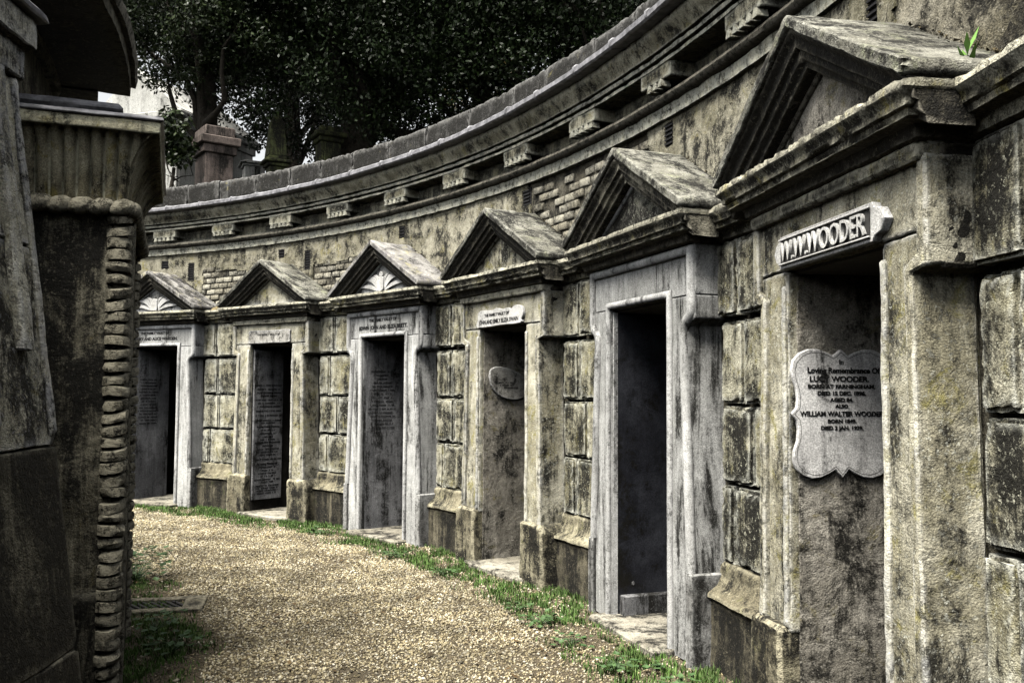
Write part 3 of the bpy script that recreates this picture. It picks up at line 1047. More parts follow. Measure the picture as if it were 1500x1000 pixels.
    for s in (-1, 1):
        tube('tympanum_bead', 'sooty' if not gran else 'granite', tymo, [(s * 0.54, 2.52), (0, 2.815)], 0.016, 8, 0.150, 1.0, seed=sd)
    return T, left, tymo


TOMBS = {n: tomb(n) for n in 'ABCDEF'}


def front_plane(y):
    return Matrix.Translation((0, y, 0)) @ Matrix.Rotation(PI / 2, 4, 'X')


def left_plane(x):
    # text x -> depth, text y -> up, normal -> +x
    return Matrix(((0, 0, 1, x), (1, 0, 0, 0), (0, 1, 0, 0), (0, 0, 0, 1)))


def plate(name, mat, parent, pts, M, thick, **k):
    """outline in the plane of M, pushed out by thick along its normal"""
    bm = bmesh.new()
    a = [bm.verts.new((x, y, 0)) for x, y in pts]
    b = [bm.verts.new((x, y, thick)) for x, y in pts]
    bm.faces.new(a[::-1])
    bm.faces.new(b)
    n = len(pts)
    for i in range(n):
        j = (i + 1) % n
        bm.faces.new((a[i], a[j], b[j], b[i]))
    bm.transform(M)
    return fin(name, bm, mat, parent, **k)


def smooth_closed(pts, k=5):
    out = []
    n = len(pts)
    for i in range(n):
        p0, p1, p2, p3 = pts[i - 1], pts[i], pts[(i + 1) % n], pts[(i + 2) % n]
        for j in range(k):
            t = j / k
            q = []
            for c in (0, 1):
                q.append(0.5 * (2 * p1[c] + (p2[c] - p0[c]) * t + (2 * p0[c] - 5 * p1[c] + 4 * p2[c] - p3[c]) * t * t + (3 * p1[c] - p0[c] - 3 * p2[c] + p3[c]) * t ** 3))
            out.append(tuple(q))
    return out


# --- F: raised name tablet and scalloped memorial plaque
T, left, ty = TOMBS['F']
Mf = front_plane(0.165)
x0, x1, z0, z1 = -0.375, 0.405, 2.045, 2.19
pts = [(x0, z0), (x1, z0), (x1 + .012, z0 + .02), (x1 + .05, z0 + .03), (x1 + .085, z0 + .072), (x1 + .05, z0 + .118), (x1 + .012, z0 + .125), (x1, z1), (x0, z1), (x0 - .012, z0 + .125), (x0 - .04, z0 + .11), (x0 - .06, z0 + .072), (x0 - .04, z0 + .035), (x0 - .012, z0 + .02)]
tab = plate('name_tablet', 'marble', T, pts, Mf, 0.035, bevel=0.003, seg=0.03, amp=0.0008, chip=0.003, seed=3)
tab['label'] = 'white tablet with raised name lettering'
M2 = front_plane(0.1295)
for a, b in ((z0 + .016, z0 + .023), (z1 - .022, z1 - .014)):
    plate('tablet_border', 'marble', tab, [(x0 + .01, a), (x1 - .01, a), (x1 - .01, b), (x0 + .01, b)], M2, 0.012, bevel=0.002, seg=0, amp=0)
plate('tablet_ground', 'letter_faint', tab, [(x0 + .012, z0 + .026), (x1 - .012, z0 + .026), (x1 - .012, z1 - .026), (x0 + .012, z1 - .026)], M2, 0.0025, bevel=0, seg=0, amp=0)
me = text_mesh('W.W.WOODER', 0.125, 0.006, 0.0006)
xs = [v.co.x for v in me.vertices]
k = 0.72 / (max(xs) - min(xs))
ys = [v.co.y for v in me.vertices]
ky = 0.086 / (max(ys) - min(ys))
cxx, cyy = (max(xs) + min(xs)) / 2, (max(ys) + min(ys)) / 2
Ml = front_plane(0.1215)
for v in me.vertices: v.co = Ml @ Vector(((v.co.x - cxx) * k + (x0 + x1) / 2, (v.co.y - cyy) * ky + (z0 + z1) / 2, v.co.z))
me.name = 'raised_lettering'
link('raised_lettering', me, 'marble', tab)

half = [(0.0, 0.285), (0.018, 0.268), (0.035, 0.255), (0.06, 0.268), (0.10, 0.283), (0.145, 0.283), (0.185, 0.265), (0.213, 0.232), (0.221, 0.19), (0.214, 0.15), (0.200, 0.11), (0.195, 0.06), (0.199, 0.022), (0.224, -0.005),
        (0.199, -0.032), (0.192, -0.07), (0.196, -0.12), (0.212, -0.17), (0.216, -0.205), (0.206, -0.245), (0.175, -0.275), (0.135, -0.289), (0.095, -0.285), (0.058, -0.268), (0.030, -0.250), (0.015, -0.268), (0.0, -0.287)]
half = [(x * 1.06, y) for x, y in half]
out = half + [(-x, y) for x, y in half[-2:0:-1]]
PC, PZ = 0.408, 1.412
Mp = left_plane(-0.388) @ Matrix.Translation((PC, PZ, 0))
plq = plate('memorial_plaque', 'marble_stained', T, out, Mp, 0.022, bevel=0.004, seg=0.03, amp=0.0004, chip=0.0, seed=4)
plq['label'] = 'scalloped white marble memorial plaque with black lettering'
inner = [(x * 0.93, y * 0.945) for x, y in out]
bm = bmesh.new()
for i in range(len(out)):
    a, b = inner[i], inner[(i + 1) % len(inner)]
    dx, dy = b[0] - a[0], b[1] - a[1]
    L = math.hypot(dx, dy) or 1
    nx, ny = -dy / L * .0012, dx / L * .0012
    vs = [bm.verts.new(Mp @ Vector((p[0], p[1], 0.0228))) for p in ((a[0] - nx, a[1] - ny), (b[0] - nx, b[1] - ny), (b[0] + nx, b[1] + ny), (a[0] + nx, a[1] + ny))]
    bm.faces.new(vs)
me = bpy.data.meshes.new('incised_border')
bm.to_mesh(me)
bm.free()
link('incised_border', me, 'letter_faint', plq)
Mt = Mp @ Matrix.Translation((0, 0, 0.0234))
lettering([('In', 0.030, 0, 0.226, 1, .0006), ('Loving Remembrance Of', 0.0345, 0.01, 0.188, 0.98, .0012), ('LUCY WOODER.', 0.034, -0.01, 0.150, 1.1, .001), ('BORN AT FARNINGHAM.', 0.0235, 0, 0.117, 1.2, .001), ('DIED 12 DEC. 1896.', 0.0235, 0, 0.087, 1.15, .001),
           ('AGED 84.', 0.0225, 0, 0.058, 1.15, .001), ('ALSO', 0.021, 0, 0.030, 1.15, .001), ('WILLIAM WALTER WOODER', 0.0295, 0.0, -0.004, 1.02, .001), ('BORN 1849.', 0.0225, 0, -0.036, 1.15, .001), ('DIED 3 JAN. 1939.', 0.0225, 0, -0.066, 1.15, .001)], 'letter_black', plq, Mt)

# --- E: plain lintel; small pale rosette and kerb inside
T, left, ty = TOMBS['E']
box('inner_kerb', 'granite_dark', T, -0.392, -0.33, 0.23, 0.75, 0.03, 0.16, bevel=0.006, amp=0.001, chip=0.003, seg=0.04)
plate('rosette', 'granite_dark', T, [(0.010 * (1 + .35 * (i % 2)) * math.cos(i * PI / 6), 0.010 * (1 + .35 * (i % 2)) * math.sin(i * PI / 6)) for i in range(12)], left_plane(-0.3885) @ Matrix.Translation((0.33, 0.23, 0)), 0.004, bevel=0, seg=0, amp=0)

# --- D: chipped tablet and tilted oval plaque
T, left, ty = TOMBS['D']
pts = smooth_closed([(-0.37, 2.05), (0.0, 2.05), (0.36, 2.05), (0.375, 2.08), (0.40, 2.12), (0.385, 2.175), (0.33, 2.20), (0.25, 2.195), (0.21, 2.172), (0.16, 2.19), (0.06, 2.183), (-0.03, 2.198), (-0.12, 2.185), (-0.25, 2.193), (-0.35, 2.185), (-0.365, 2.12)], 3)
tab = plate('name_tablet', 'marble', T, pts, front_plane(0.165), 0.03, bevel=0.004, seg=0.03, amp=0.002, chip=0.01, seed=5)
tab['label'] = 'chipped white tablet with two lines of black lettering'
lettering([('THE FAMILY VAULT OF', 0.036, -0.03, 2.145, 1.15, .0008), ('JOHN AND EMILY ELIZA SWAIN', 0.048, 0.0, 2.088, 0.98, .0008)], 'letter_black', tab, front_plane(0.1335))
ov = [(0.33 + 0.21 * math.cos(a) * (1 + .12 * math.cos(a - 2.2)), 0.135 * math.sin(a) * (1 + .10 * math.sin(2 * a))) for a in [i * PI / 14 for i in range(28)]]
ca, sa = math.cos(-0.5), math.sin(-0.5)
ov = [(0.46 + (x - 0.33) * ca - y * sa, 1.56 + (x - 0.33) * sa + y * ca) for x, y in ov]
plq = plate('oval_plaque', 'marble_worn', T, ov, left_plane(-0.392), 0.03, bevel=0.006, seg=0.03, amp=0.002, chip=0.012, seed=6)
plq['label'] = 'broken oval plaque hanging askew'
worn_rows([(0.34, 0.50, 1.575, 0.012), (0.36, 0.52, 1.552, 0.012), (0.40, 0.55, 1.529, 0.012)], 'letter_black', plq, left_plane(-0.361), 8)

# --- C: two black lines on the lintel, worn lines on the side slab, shield carving
T, left, ty = TOMBS['C']
lettering([('THE FAMILY VAULT OF', 0.043, -0.02, 2.225, 1.15, .0022), ('EDWIN JOHN AND ELIZA BRETT.', 0.054, -0.02, 2.150, 1.12, .0028)], 'letter_black', T, front_plane(0.1685))
worn_rows([(0.42 - w_, 0.42 + w_, 1.70 - i * 0.040, 0.018) for i, w_ in enumerate((.14, .08, .05, .12, .13, .15, .11, .12, .13, .15, .17, .18, .16, .12, .14, .16))], 'letter_black', T, left_plane(-0.3865), 9)


def carve(ty, shield, seed):
    rr = random.Random(seed)
    if shield:
        plate('shield', 'marble', ty, [(-0.055, 2.53), (0, 2.505), (0.055, 2.53), (0.06, 2.64), (0.06, 2.665), (-0.06, 2.665), (-0.06, 2.64)], front_plane(0.152), 0.035, bevel=0.006, seg=0.02, amp=0.002, chip=0.003, seed=seed)
        plate('crest', 'marble', ty, smooth_closed([(-0.03, 2.67), (0.0, 2.66), (0.03, 2.67), (0.028, 2.70), (0.0, 2.725), (-0.028, 2.70)], 3), front_plane(0.152), 0.03, bevel=0.005, seg=0.02, amp=0.003, chip=0.003, seed=seed)
    else:
        plate('carved_boss', 'marble', ty, [(-0.05, 2.52), (0.05, 2.52), (0.055, 2.66), (0.025, 2.675), (-0.025, 2.675), (-0.055, 2.66)], front_plane(0.152), 0.035, bevel=0.006, seg=0.02, amp=0.006, chip=0.008, seed=seed)
    for s in (-1, 1):
        for i in range(6):
            a = (0.15, 0.42, 0.72, 1.0, 1.25, 0.28)[i]
            L = (0.36, 0.27, 0.20, 0.16, 0.13, 0.20)[i]
            x, z = s * 0.065, 2.525 + i * 0.012
            pts = []
            for k in range(9):
                u = k / 8
                bx_ = u * L
                bz = 0.05 * math.sin(u * PI) * (1 if i % 2 else .6)
                wdt = 0.020 * math.sin(PI * min(1, u * .85 + .12))
                pts.append((bx_, bz, wdt))
            up = [(s * (p[0] * math.cos(a) - (p[1] + p[2]) * math.sin(a)) + x, p[0] * math.sin(a) + (p[1] + p[2]) * math.cos(a) + z) for p in pts]
            dn = [(s * (p[0] * math.cos(a) - (p[1] - p[2]) * math.sin(a)) + x, p[0] * math.sin(a) + (p[1] - p[2]) * math.cos(a) + z) for p in pts]
            poly = up + dn[::-1]
            if s < 0: poly = poly[::-1]
            poly = [(px, pz) for px, pz in poly]
            if max(pz + abs(px) * .55 for px, pz in poly) > 2.86: continue
            plate('carved_leaf', 'marble', ty, poly, front_plane(0.152), 0.022, bevel=0.004, seg=0, amp=0.001, chip=0, seed=seed + i)


carve(ty, True, 11)
# --- B: worn tablet over the door, tall inscribed side tablet
T, left, ty = TOMBS['B']
pts = smooth_closed([(-0.36, 2.05), (0.0, 2.05), (0.36, 2.05), (0.385, 2.09), (0.385, 2.16), (0.36, 2.205), (0.0, 2.20), (-0.36, 2.205), (-0.385, 2.16), (-0.385, 2.09)], 3)
tab = plate('name_tablet', 'marble_worn', T, pts, front_plane(0.167), 0.028, bevel=0.005, seg=0.04, amp=0.002, chip=0.01, seed=7)
tab['label'] = 'stained grey tablet with almost worn-off lettering'
lettering([('THE FAMILY VAULT OF', 0.036, 0, 2.150, 1.15, 0)], 'letter_faint', tab, front_plane(0.1355))
slab = plate('inscribed_tablet', 'side_slate', T, [(0.225, 0.16), (0.66, 0.16), (0.66, 1.98), (0.225, 1.98)], left_plane(-0.392), 0.03, bevel=0.005, seg=0.05, amp=0.001, chip=0.004, seed=8)
slab['label'] = 'tall grey inscribed tablet on the doorway side'
rows = [(0.44 - a, 0.44 + a, z_, 0.020) for a, z_ in ((.19, 1.55), (.17, 1.50), (.18, 1.46), (.12, 1.42), (.19, 1.37), (.16, 1.33), (.17, 1.29), (.20, 1.235), (.20, 1.18), (.20, 1.12), (.10, 1.09), (.10, 1.0), (.12, 0.96), (.08, 0.92), (.11, 0.885), (.19, 0.85), (.09, 0.81), (.16, 0.77), (.15, 0.735), (.11, 0.70), (.20, 0.645), (.12, 0.55), (.08, 0.51), (.13, 0.475), (.09, 0.44), (.19, 0.40), (.09, 0.37), (.17, 0.325), (.16, 0.295), (.16, 0.265), (.15, 0.235))]
worn_rows(rows, 'letter_black', slab, left_plane(-0.3615), 10)
lettering([('In Ever Loving Memory', 0.036, 0.44, 1.045, 0.98, .001), ('In Loving Memory of', 0.036, 0.44, 0.592, 0.98, .001)], 'letter_black', slab, left_plane(-0.3605))
# --- A
T, left, ty = TOMBS['A']
lettering([('THE FAMILY VAULT OF', 0.043, -0.02, 2.225, 1.15, .0022), ('HENRY AND ALICE WARDEN.', 0.054, -0.02, 2.150, 1.12, .0028)], 'letter_black', T, front_plane(0.1685))
worn_rows([(0.42 - w_, 0.42 + w_, 1.62 - i * 0.042, 0.018) for i, w_ in enumerate((.14, .12, .15, .12, .16, .15, .13, .12, .13, .15, .17, .15, .16, .12, .14))], 'letter_black', T, left_plane(-0.3865), 12)
carve(ty, False, 13)


# ================================================================== INNER RING (left foreground)
def ipol(th, r, z):
    return Vector((CX + r * math.cos(th), CY + r * math.sin(th), z))


def isweep(name, mat, parent, prof, ta, tb, **k):
    return csweep(name, mat, parent, [(r - R, z) for r, z in prof], ta, tb, **k)


INNER = empty('inner_vault_wall', ipol(0.3, 7.43, 0))
tag(INNER, 'dark inner ring wall with overhanging eave at the upper left', 'wall')
IINV = Matrix.Translation(-INNER.location)


def ichild(o):
    o.parent = INNER
    o.matrix_parent_inverse = IINV


for ta_, tb_, h_ in ((-0.9, 0.209, 2.72), (0.211, 0.46, 3.75), (0.462, 2.2, 2.72)):
    ichild(isweep('wall_face', 'pier_dark', None, [(7.43, -0.05), (7.43, h_), (6.9, h_ + .15), (6.9, -0.05)], ta_, tb_, ds=0.1, amp=0.006, chip=0))
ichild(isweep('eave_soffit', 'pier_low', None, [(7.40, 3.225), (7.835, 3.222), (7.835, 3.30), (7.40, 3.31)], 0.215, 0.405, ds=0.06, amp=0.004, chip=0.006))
ichild(isweep('eave_edge', 'sooty', None, [(7.80, 3.29), (7.862, 3.285), (7.872, 3.33), (7.862, 3.37), (7.43, 3.50), (7.40, 3.30)], 0.215, 0.412, ds=0.05, amp=0.006, chip=0.012))
ichild(isweep('cove_moulding', 'pier_dark', None, [(7.42, 3.14), (7.458, 3.15), (7.475, 3.18), (7.47, 3.222), (7.42, 3.224)], 0.215, 0.40, ds=0.05, amp=0.003, chip=0.006))
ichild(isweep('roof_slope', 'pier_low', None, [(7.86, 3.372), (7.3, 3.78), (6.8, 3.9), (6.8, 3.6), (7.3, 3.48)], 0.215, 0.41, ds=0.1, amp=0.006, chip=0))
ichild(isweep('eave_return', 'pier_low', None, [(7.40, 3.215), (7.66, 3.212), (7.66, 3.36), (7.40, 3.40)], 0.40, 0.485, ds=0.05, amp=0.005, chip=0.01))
o = ring_sheet('inner_mound', 0.5, 7.25, 2.75, 'soil', 0, 2 * PI, 120, 8, lambda p, r, t: 0.5 * (1 - r / 7.25) + lump(p, .05))
tag(o, kind='structure')

# --- far pier with rope mouldings and fluted cavetto cornice
THP, RP, HP = 0.3564, 7.87, 0.72
PIER = empty('egyptian_pier', ipol(THP, RP, 0), THP + PI / 2)
tag(PIER, 'dark square pier with rope corner mouldings and fluted flaring cornice at left', 'pier')
box('shaft', 'pier_dark', PIER, -HP, HP, 0.0, 0.50, 0.55, 2.38, bevel=0.01, seg=0.04, amp=0.007, chip=0.01, seed=21)
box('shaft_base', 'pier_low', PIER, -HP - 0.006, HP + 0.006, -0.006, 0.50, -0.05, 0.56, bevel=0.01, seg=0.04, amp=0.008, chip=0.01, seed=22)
for xc, cnt in ((-HP + 0.02, 40), (HP - 0.03, 40)):
    rp_ = 0.060 if xc < 0 else 0.052
    core = bmesh.new()
    bmesh.ops.create_cone(core, cap_ends=True, segments=14, radius1=rp_ - 0.022, radius2=rp_ - 0.022, depth=2.40)
    bmesh.ops.translate(core, verts=core.verts, vec=(xc, 0.02, 1.15))
    core_o = fin('rope_core', core, 'pier_low', PIER, bevel=0, seg=0, amp=0)
    for i in range(cnt):
        bm = bmesh.new()
        hh = 2.33 / cnt
        zc = 0.0 + (i + 0.5) * hh
        nseg = 12
        rings = []
        tilt = random.uniform(-0.08, 0.30)
        ro = rp_ * random.uniform(0.95, 1.05)
        ph = random.uniform(.37, .44)
        for (rr_, zf) in ((ro * .84, -ph), (ro * .99, -ph * .88), (ro * 1.01, 0), (ro * .98, ph * .85), (ro * .82, ph)):
            rings.append([bm.verts.new((xc + rr_ * math.cos(2 * PI * q / nseg), 0.02 + rr_ * math.sin(2 * PI * q / nseg), zc + zf * hh + tilt * rr_ * math.cos(2 * PI * q / nseg + 0.6))) for q in range(nseg)])
        for a, b in zip(rings, rings[1:]):
            for q in range(nseg): bm.faces.new((a[q], a[(q + 1) % nseg], b[(q + 1) % nseg], b[q]))
        bm.faces.new(rings[0][::-1])
        bm.faces.new(rings[-1])
        fin('rope_band', bm, 'rope' if zc > 0.35 else 'pier_dark', PIER, bevel=0, seg=0, amp=0.007, chip=0.008, seed=i + xc * 30, ang=32)
# plain strip between the ropes, on the path side
box('corner_strip', 'pier_dark', PIER, -HP + 0.09, -HP + 0.15, -0.045, 0.02, 0.0, 2.40, bevel=0.008, seg=0.04, amp=0.003, chip=0.006, seed=24)
# horizontal rope torus
bm = bmesh.new()
tor = []
for xa, ya, dx, dy, L in ((-HP - 0.03, 0.5, 0, -1, 0.53), (-HP - 0.03, -0.03, 1, 0, 2 * HP + 0.06), (HP + 0.03, -0.03, 0, 1, 0.53)):
    nsg = int(L / 0.085)
    for i in range(nsg):
        bm = bmesh.new()
        bmesh.ops.create_icosphere(bm, subdivisions=2, radius=1.0)
        for v in bm.verts: v.co = Vector((v.co.x * (0.066 if dx else 0.045), v.co.y * (0.045 if dx else 0.066), v.co.z * 0.044))
        sh = 0.35
        for v in bm.verts:
            if dx: v.co.x += v.co.z * sh
            else: v.co.y += v.co.z * sh * dy
        s_ = (i + 0.5) * L / nsg
        bmesh.ops.translate(bm, verts=bm.verts, vec=(xa + dx * s_, ya + dy * s_, 2.345))
        fin('rope_knuckle', bm, 'rope', PIER, bevel=0, seg=0, amp=0.004, chip=0, seed=i, ang=70)
# cavetto with reeds
bm = bmesh.new()
rows_ = []
NV = 14
path = []
sstep = 0.0055
OM = 0.140
for (xa, ya, xb, yb, nx, ny) in ((-HP, 0.5, -HP, -OM, -1, 0), (-HP - OM, 0.0, HP + OM, 0.0, 0, -1), (HP, -OM, HP, 0.5, 1, 0)):
    L = math.hypot(xb - xa, yb - ya)
    n = int(L / sstep)
    for i in range(n + 1):
        u = i / n
        path.append((xa + (xb - xa) * u, ya + (yb - ya) * u, nx, ny, u * L))
cols_ = []
for (x, y, nx, ny, s_) in path:
    col_ = []
    for j in range(NV + 1):
        a = (j / NV) * PI / 2
        o_ = 0.137 * (1 - math.cos(a))
        z_ = 2.383 + 0.302 * math.sin(a)
        f_ = abs(math.sin(PI * s_ / 0.058)) ** 0.6
        o2 = o_ + 0.034 * (f_ - 0.6) * (1 if 0 < j < NV else 0.2)
        if nx:
            px, py = x + nx * o2, max(y, -o_)
        else:
            px, py = max(-HP - o_, min(HP + o_, x)), y + ny * o2
        col_.append(bm.verts.new((px, py, z_)))
    cols_.append(col_)
for a, b in zip(cols_, cols_[1:]):
    for j in range(NV):
        if (a[j].co - b[j].co).length + (a[j + 1].co - b[j + 1].co).length > 1e-5: bm.faces.new((a[j], b[j], b[j + 1], a[j + 1]))
fin('fluted_cavetto', bm, 'cavetto', PIER, bevel=0, seg=0, amp=0.0022, chip=0, seed=25, ang=70)
usweep('cornice_slab', 'cavetto', PIER, [(0.0, 2.683), (0.140, 2.685), (0.146, 2.692), (0.148, 2.737), (0.138, 2.745), (0, 2.75)], HP, 0.0, 0.5, bevel=0.003, seg=0.04, amp=0.004, chip=0.012, seed=26)
usweep('lead_flashing', 'lead', PIER, [(0.0, 2.748), (0.154, 2.740), (0.164, 2.746), (0.158, 2.762), (0.08, 2.785), (0.0, 2.80)], HP, 0.0, 0.5, bevel=0.002, seg=0.05, amp=0.004, chip=0, seed=27)
box('upper_ledge', 'lead', PIER, -HP - 0.05, HP, 0.02, 0.5, 2.79, 2.84, bevel=0.02, seg=0.05, amp=0.005, chip=0, seed=28)

# --- near battered pier
THN = 0.048
NEAR = empty('battered_pier', ipol(THN, 8.12, 0), THN + PI / 2)
tag(NEAR, 'nearest pale sloping stone pier with darker lower half at the left edge', 'pier')
bt = 0.142


def batter(bm, x0, x1, z0, z1, proud=0.0, back=0.55):
    add_xprism(bm, [(z0 * bt - proud, z0), (z1 * bt - proud, z1), (back, z1), (back, z0)], x0, x1)


for (za_, zb_, mt, sd_) in ((-0.05, 0.62, 'pier_low', 31), (0.624, 1.30, 'pier_low', 32), (1.305, 1.98, 'pier_pale', 33), (1.985, 2.58, 'pier_pale', 34)):  # lower courses in the darker stone, upper ones in the pale
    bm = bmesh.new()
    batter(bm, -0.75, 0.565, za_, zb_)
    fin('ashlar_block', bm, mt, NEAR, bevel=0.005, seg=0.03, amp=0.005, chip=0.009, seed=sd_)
for (x0, x1, za_, zb_, pr) in ((0.36, 0.43, 1.62, 2.58, 0.028), (0.12, 0.17, 1.36, 2.58, 0.022), (-0.16, -0.08, 1.32, 2.58, 0.028), (0.52, 0.558, 1.33, 2.58, 0.012)):
    bm = bmesh.new()
    batter(bm, x0, x1, za_, zb_, pr, 0.5)
    fin('raised_strip', bm, 'pier_pale', NEAR, bevel=0.006, seg=0.03, amp=0.005, chip=0.014, seed=x0 * 50)
bm = bmesh.new()
batter(bm, 0.06, 0.10, 1.58, 1.80, 0.012, 0.5)
fin('chip_scar', bm, 'marble', NEAR, bevel=0.004, seg=0.03, amp=0.004, chip=0.012, seed=36)
usn = dict(bevel=0.006, seg=0.04, amp=0.005, chip=0.012)
box('neck_roll', 'pier_pale', NEAR, -0.78, 0.585, 0.345, 0.7, 2.58, 2.69, seed=37, **usn)
box('cornice_block', 'pier_pale', NEAR, -0.82, 0.60, 0.312, 0.7, 2.693, 2.80, seed=38, **usn)
box('lead_cap', 'lead', NEAR, -0.84, 0.64, 0.285, 0.7, 2.802, 2.83, seed=39, **usn)

# ================================================================== GROUND DETAIL
# gravel: real pebbles
def in_grass_out(th, d):
    n = noise_arr(th * 11.0, d * 1.0, 3.1)
    return d > -0.27 + 0.16 * n


def noise_arr(a, b, s):
    return np.array([noise.noise(Vector((x * 1.7, y * 3.0, s))) for x, y in zip(a, b)])


def scatter_pebbles(name, n, r0, r1, ta, tb, smin, smax, keepf, mat='pebble'):
    th = RNG.uniform(ta, tb, n)
    r = np.sqrt(RNG.uniform(r0 ** 2, r1 ** 2, n))
    k = keepf(th, r)
    th, r = th[k], r[k]
    n = len(th)
    base = np.array([[1, 0, 0], [-1, 0, 0], [0, 1, 0], [0, -1, 0], [0, 0, 1], [0, 0, -1]], float)
    F = np.array([[0, 2, 4], [2, 1, 4], [1, 3, 4], [3, 0, 4], [2, 0, 5], [1, 2, 5], [3, 1, 5], [0, 3, 5]])
    sz = RNG.uniform(smin, smax, n) * (1 + 0.5 * (RNG.random(n) > .93))
    V = base[None] * (sz[:, None, None] * np.stack([RNG.uniform(.75, 1.3, n), RNG.uniform(.6, 1.0, n), RNG.uniform(.45, .75, n)], 1)[:, None, :])
    V = V + RNG.normal(0, .22, V.shape) * sz[:, None, None]
    a = RNG.uniform(0, 2 * PI, n)
    ca, sa = np.cos(a)[:, None], np.sin(a)[:, None]
    X = V[:, :, 0] * ca - V[:, :, 1] * sa
    Y = V[:, :, 0] * sa + V[:, :, 1] * ca
    px, py = CX + r * np.cos(th), CY + r * np.sin(th)
    gz = np.array([lump(Vector((x, y, -0.004)), 0.012) for x, y in zip(px, py)]) - 0.004
    W = np.stack([X + px[:, None], Y + py[:, None], V[:, :, 2] + (gz + sz * .25)[:, None]], 2)
    faces = (F[None] + (np.arange(n) * 6)[:, None, None]).reshape(-1, 3)
    return np_mesh(name, W.reshape(-1, 3), faces, mat)


def keep_path(th, r):
    d = r - R
    edge_o = -0.26 + 0.18 * noise_arr(th * 11.0, d, 3.1)
    edge_i = -2.28 + 0.30 * noise_arr(th * 8.0, d, 7.7)
    p = np.clip(0.86 + 0.7 * noise_arr(th * 6.0, d * 1.2, 4.4), 0.3, 1) * np.where(d > edge_o, 0.40, 1.0) * np.where(d < edge_i, 0.10, 1.0)
    return RNG.random(len(th)) < p


o = scatter_pebbles('gravel_stones', 145000, 7.95, 10.95, 0.13, 1.12, 0.0055, 0.0115, keep_path)
tag(o, 'pale tan gravel covering the curved path', 'gravel', kind='stuff')


def blades(name, n, r0, r1, ta, tb, hmin, hmax, keepf, mat, wid=0.0035, lean=0.6):
    th = RNG.uniform(ta, tb, n)
    r = np.sqrt(RNG.uniform(r0 ** 2, r1 ** 2, n))
    k = keepf(th, r)
    th, r = th[k], r[k]
    n = len(th)
    h = RNG.uniform(hmin, hmax, n)
    a = RNG.uniform(0, 2 * PI, n)
    ln = RNG.uniform(0.1, lean, n) * h
    px, py = CX + r * np.cos(th), CY + r * np.sin(th)
    dx, dy = np.cos(a), np.sin(a)
    wx, wy = -dy * wid, dx * wid
    z0 = np.full(n, -0.008)
    def P(f, l, wv):
        return np.stack([px + dx * ln * l + wx * wv, py + dy * ln * l + wy * wv, z0 + h * f], 1)
    V = np.stack([P(0, 0, -1), P(0, 0, 1), P(.6, .35, .8), P(.6, .35, -.8), P(1.0, 1.0, 0)], 1)
    b = (np.arange(n) * 5)[:, None]
    tri = np.concatenate([b + np.array([[0, 1, 2]]), b + np.array([[0, 2, 3]]), b + np.array([[3, 2, 4]])], 0)
    return np_mesh(name, V.reshape(-1, 3), tri, mat)


def keep_og(th, r):
    d = r - R
    e = -0.46 + 0.24 * noise_arr(th * 11.0, d, 3.1)
    clump = noise_arr(th * 40.0, d * 6, 5.5)
    foot = 0.12
    th_b = (th - TH0) / DTH
    off = np.abs(th_b - np.round(th_b)) * DTH * 10.7       # distance from a doorway axis
    p = np.clip((d - e) / 0.30, 0, 1) ** 1.3 * np.clip(0.45 + 1.7 * clump + 0.5 * noise_arr(th * 9.0, d * 2, 1.5), 0.05, 1)
    p = np.where((off < 0.36) & (d > 0.02), 0.0, p)
    p = np.where(d > foot + np.where(off > .72, .15, 0), 0.0, p)
    return RNG.random(len(th)) < p


o = blades('grass_verge', 100000, R - 0.75, R + 0.30, 0.14, 1.16, 0.014, 0.055, keep_og, 'grass')
tag(o, 'short green grass growing along the foot of the tomb fronts', 'grass', kind='stuff')


def keep_ig(th, r):
    d = r - R
    e = -2.25 + 0.30 * noise_arr(th * 8.0, d, 7.7)
    clump = noise_arr(th * 30.0, d * 4, 9.5)
    p = np.clip((e - d) / 0.25, 0, 1) * np.clip(0.55 + 1.3 * clump, 0.05, 1)
    return RNG.random(len(th)) < p


o = blades('grass_patch', 60000, 7.85, 8.85, 0.15, 0.95, 0.012, 0.040, keep_ig, 'grass')
tag(o, 'mossy grass patch in shade beside the dark pier', 'grass', kind='stuff')


def weed(px, py, rad, n, lsize, label, mat='weed', z=0.0, up=0.6, name='weed_plant'):
    """rosette of broad leaves on stalks, one plant"""
    bm = bmesh.new()
    rr = random.Random(int(px * 1000) + n)
    for i in range(n):
        a = rr.uniform(0, 2 * PI)
        d = rad * math.sqrt(rr.random())
        h = rr.uniform(.2, 1) * rad * up
        root = Vector((0, 0, 0))
        tip = Vector((math.cos(a) * d, math.sin(a) * d, h))
        L = lsize * rr.uniform(.6, 1.2)
        dr = Vector((math.cos(a + rr.uniform(-.7, .7)), math.sin(a + rr.uniform(-.7, .7)), rr.uniform(-.35, .35))).normalized()
        sd_ = dr.cross(Vector((0, 0, 1))).normalized() * L * .42
        up_ = Vector((0, 0, L * .12))
        v = [bm.verts.new(p) for p in (tip, tip + dr * L * .45 + sd_ - up_ * 0, tip + dr * L, tip + dr * L * .45 - sd_, tip + dr * L * .5 - up_)]
        for f in ((0, 4, 1), (1, 4, 2), (2, 4, 3), (3, 4, 0)): bm.faces.new([v[q] for q in f])
        s = [bm.verts.new(p) for p in (root + Vector((.002, 0, 0)), root - Vector((.002, 0, 0)), tip)]
        bm.faces.new(s)
    me = bpy.data.meshes.new(name)
    bm.to_mesh(me)
    bm.free()
    o = link(name, me, mat)
    o.location = (px, py, z)
    tag(o, label, 'plant')
    return o


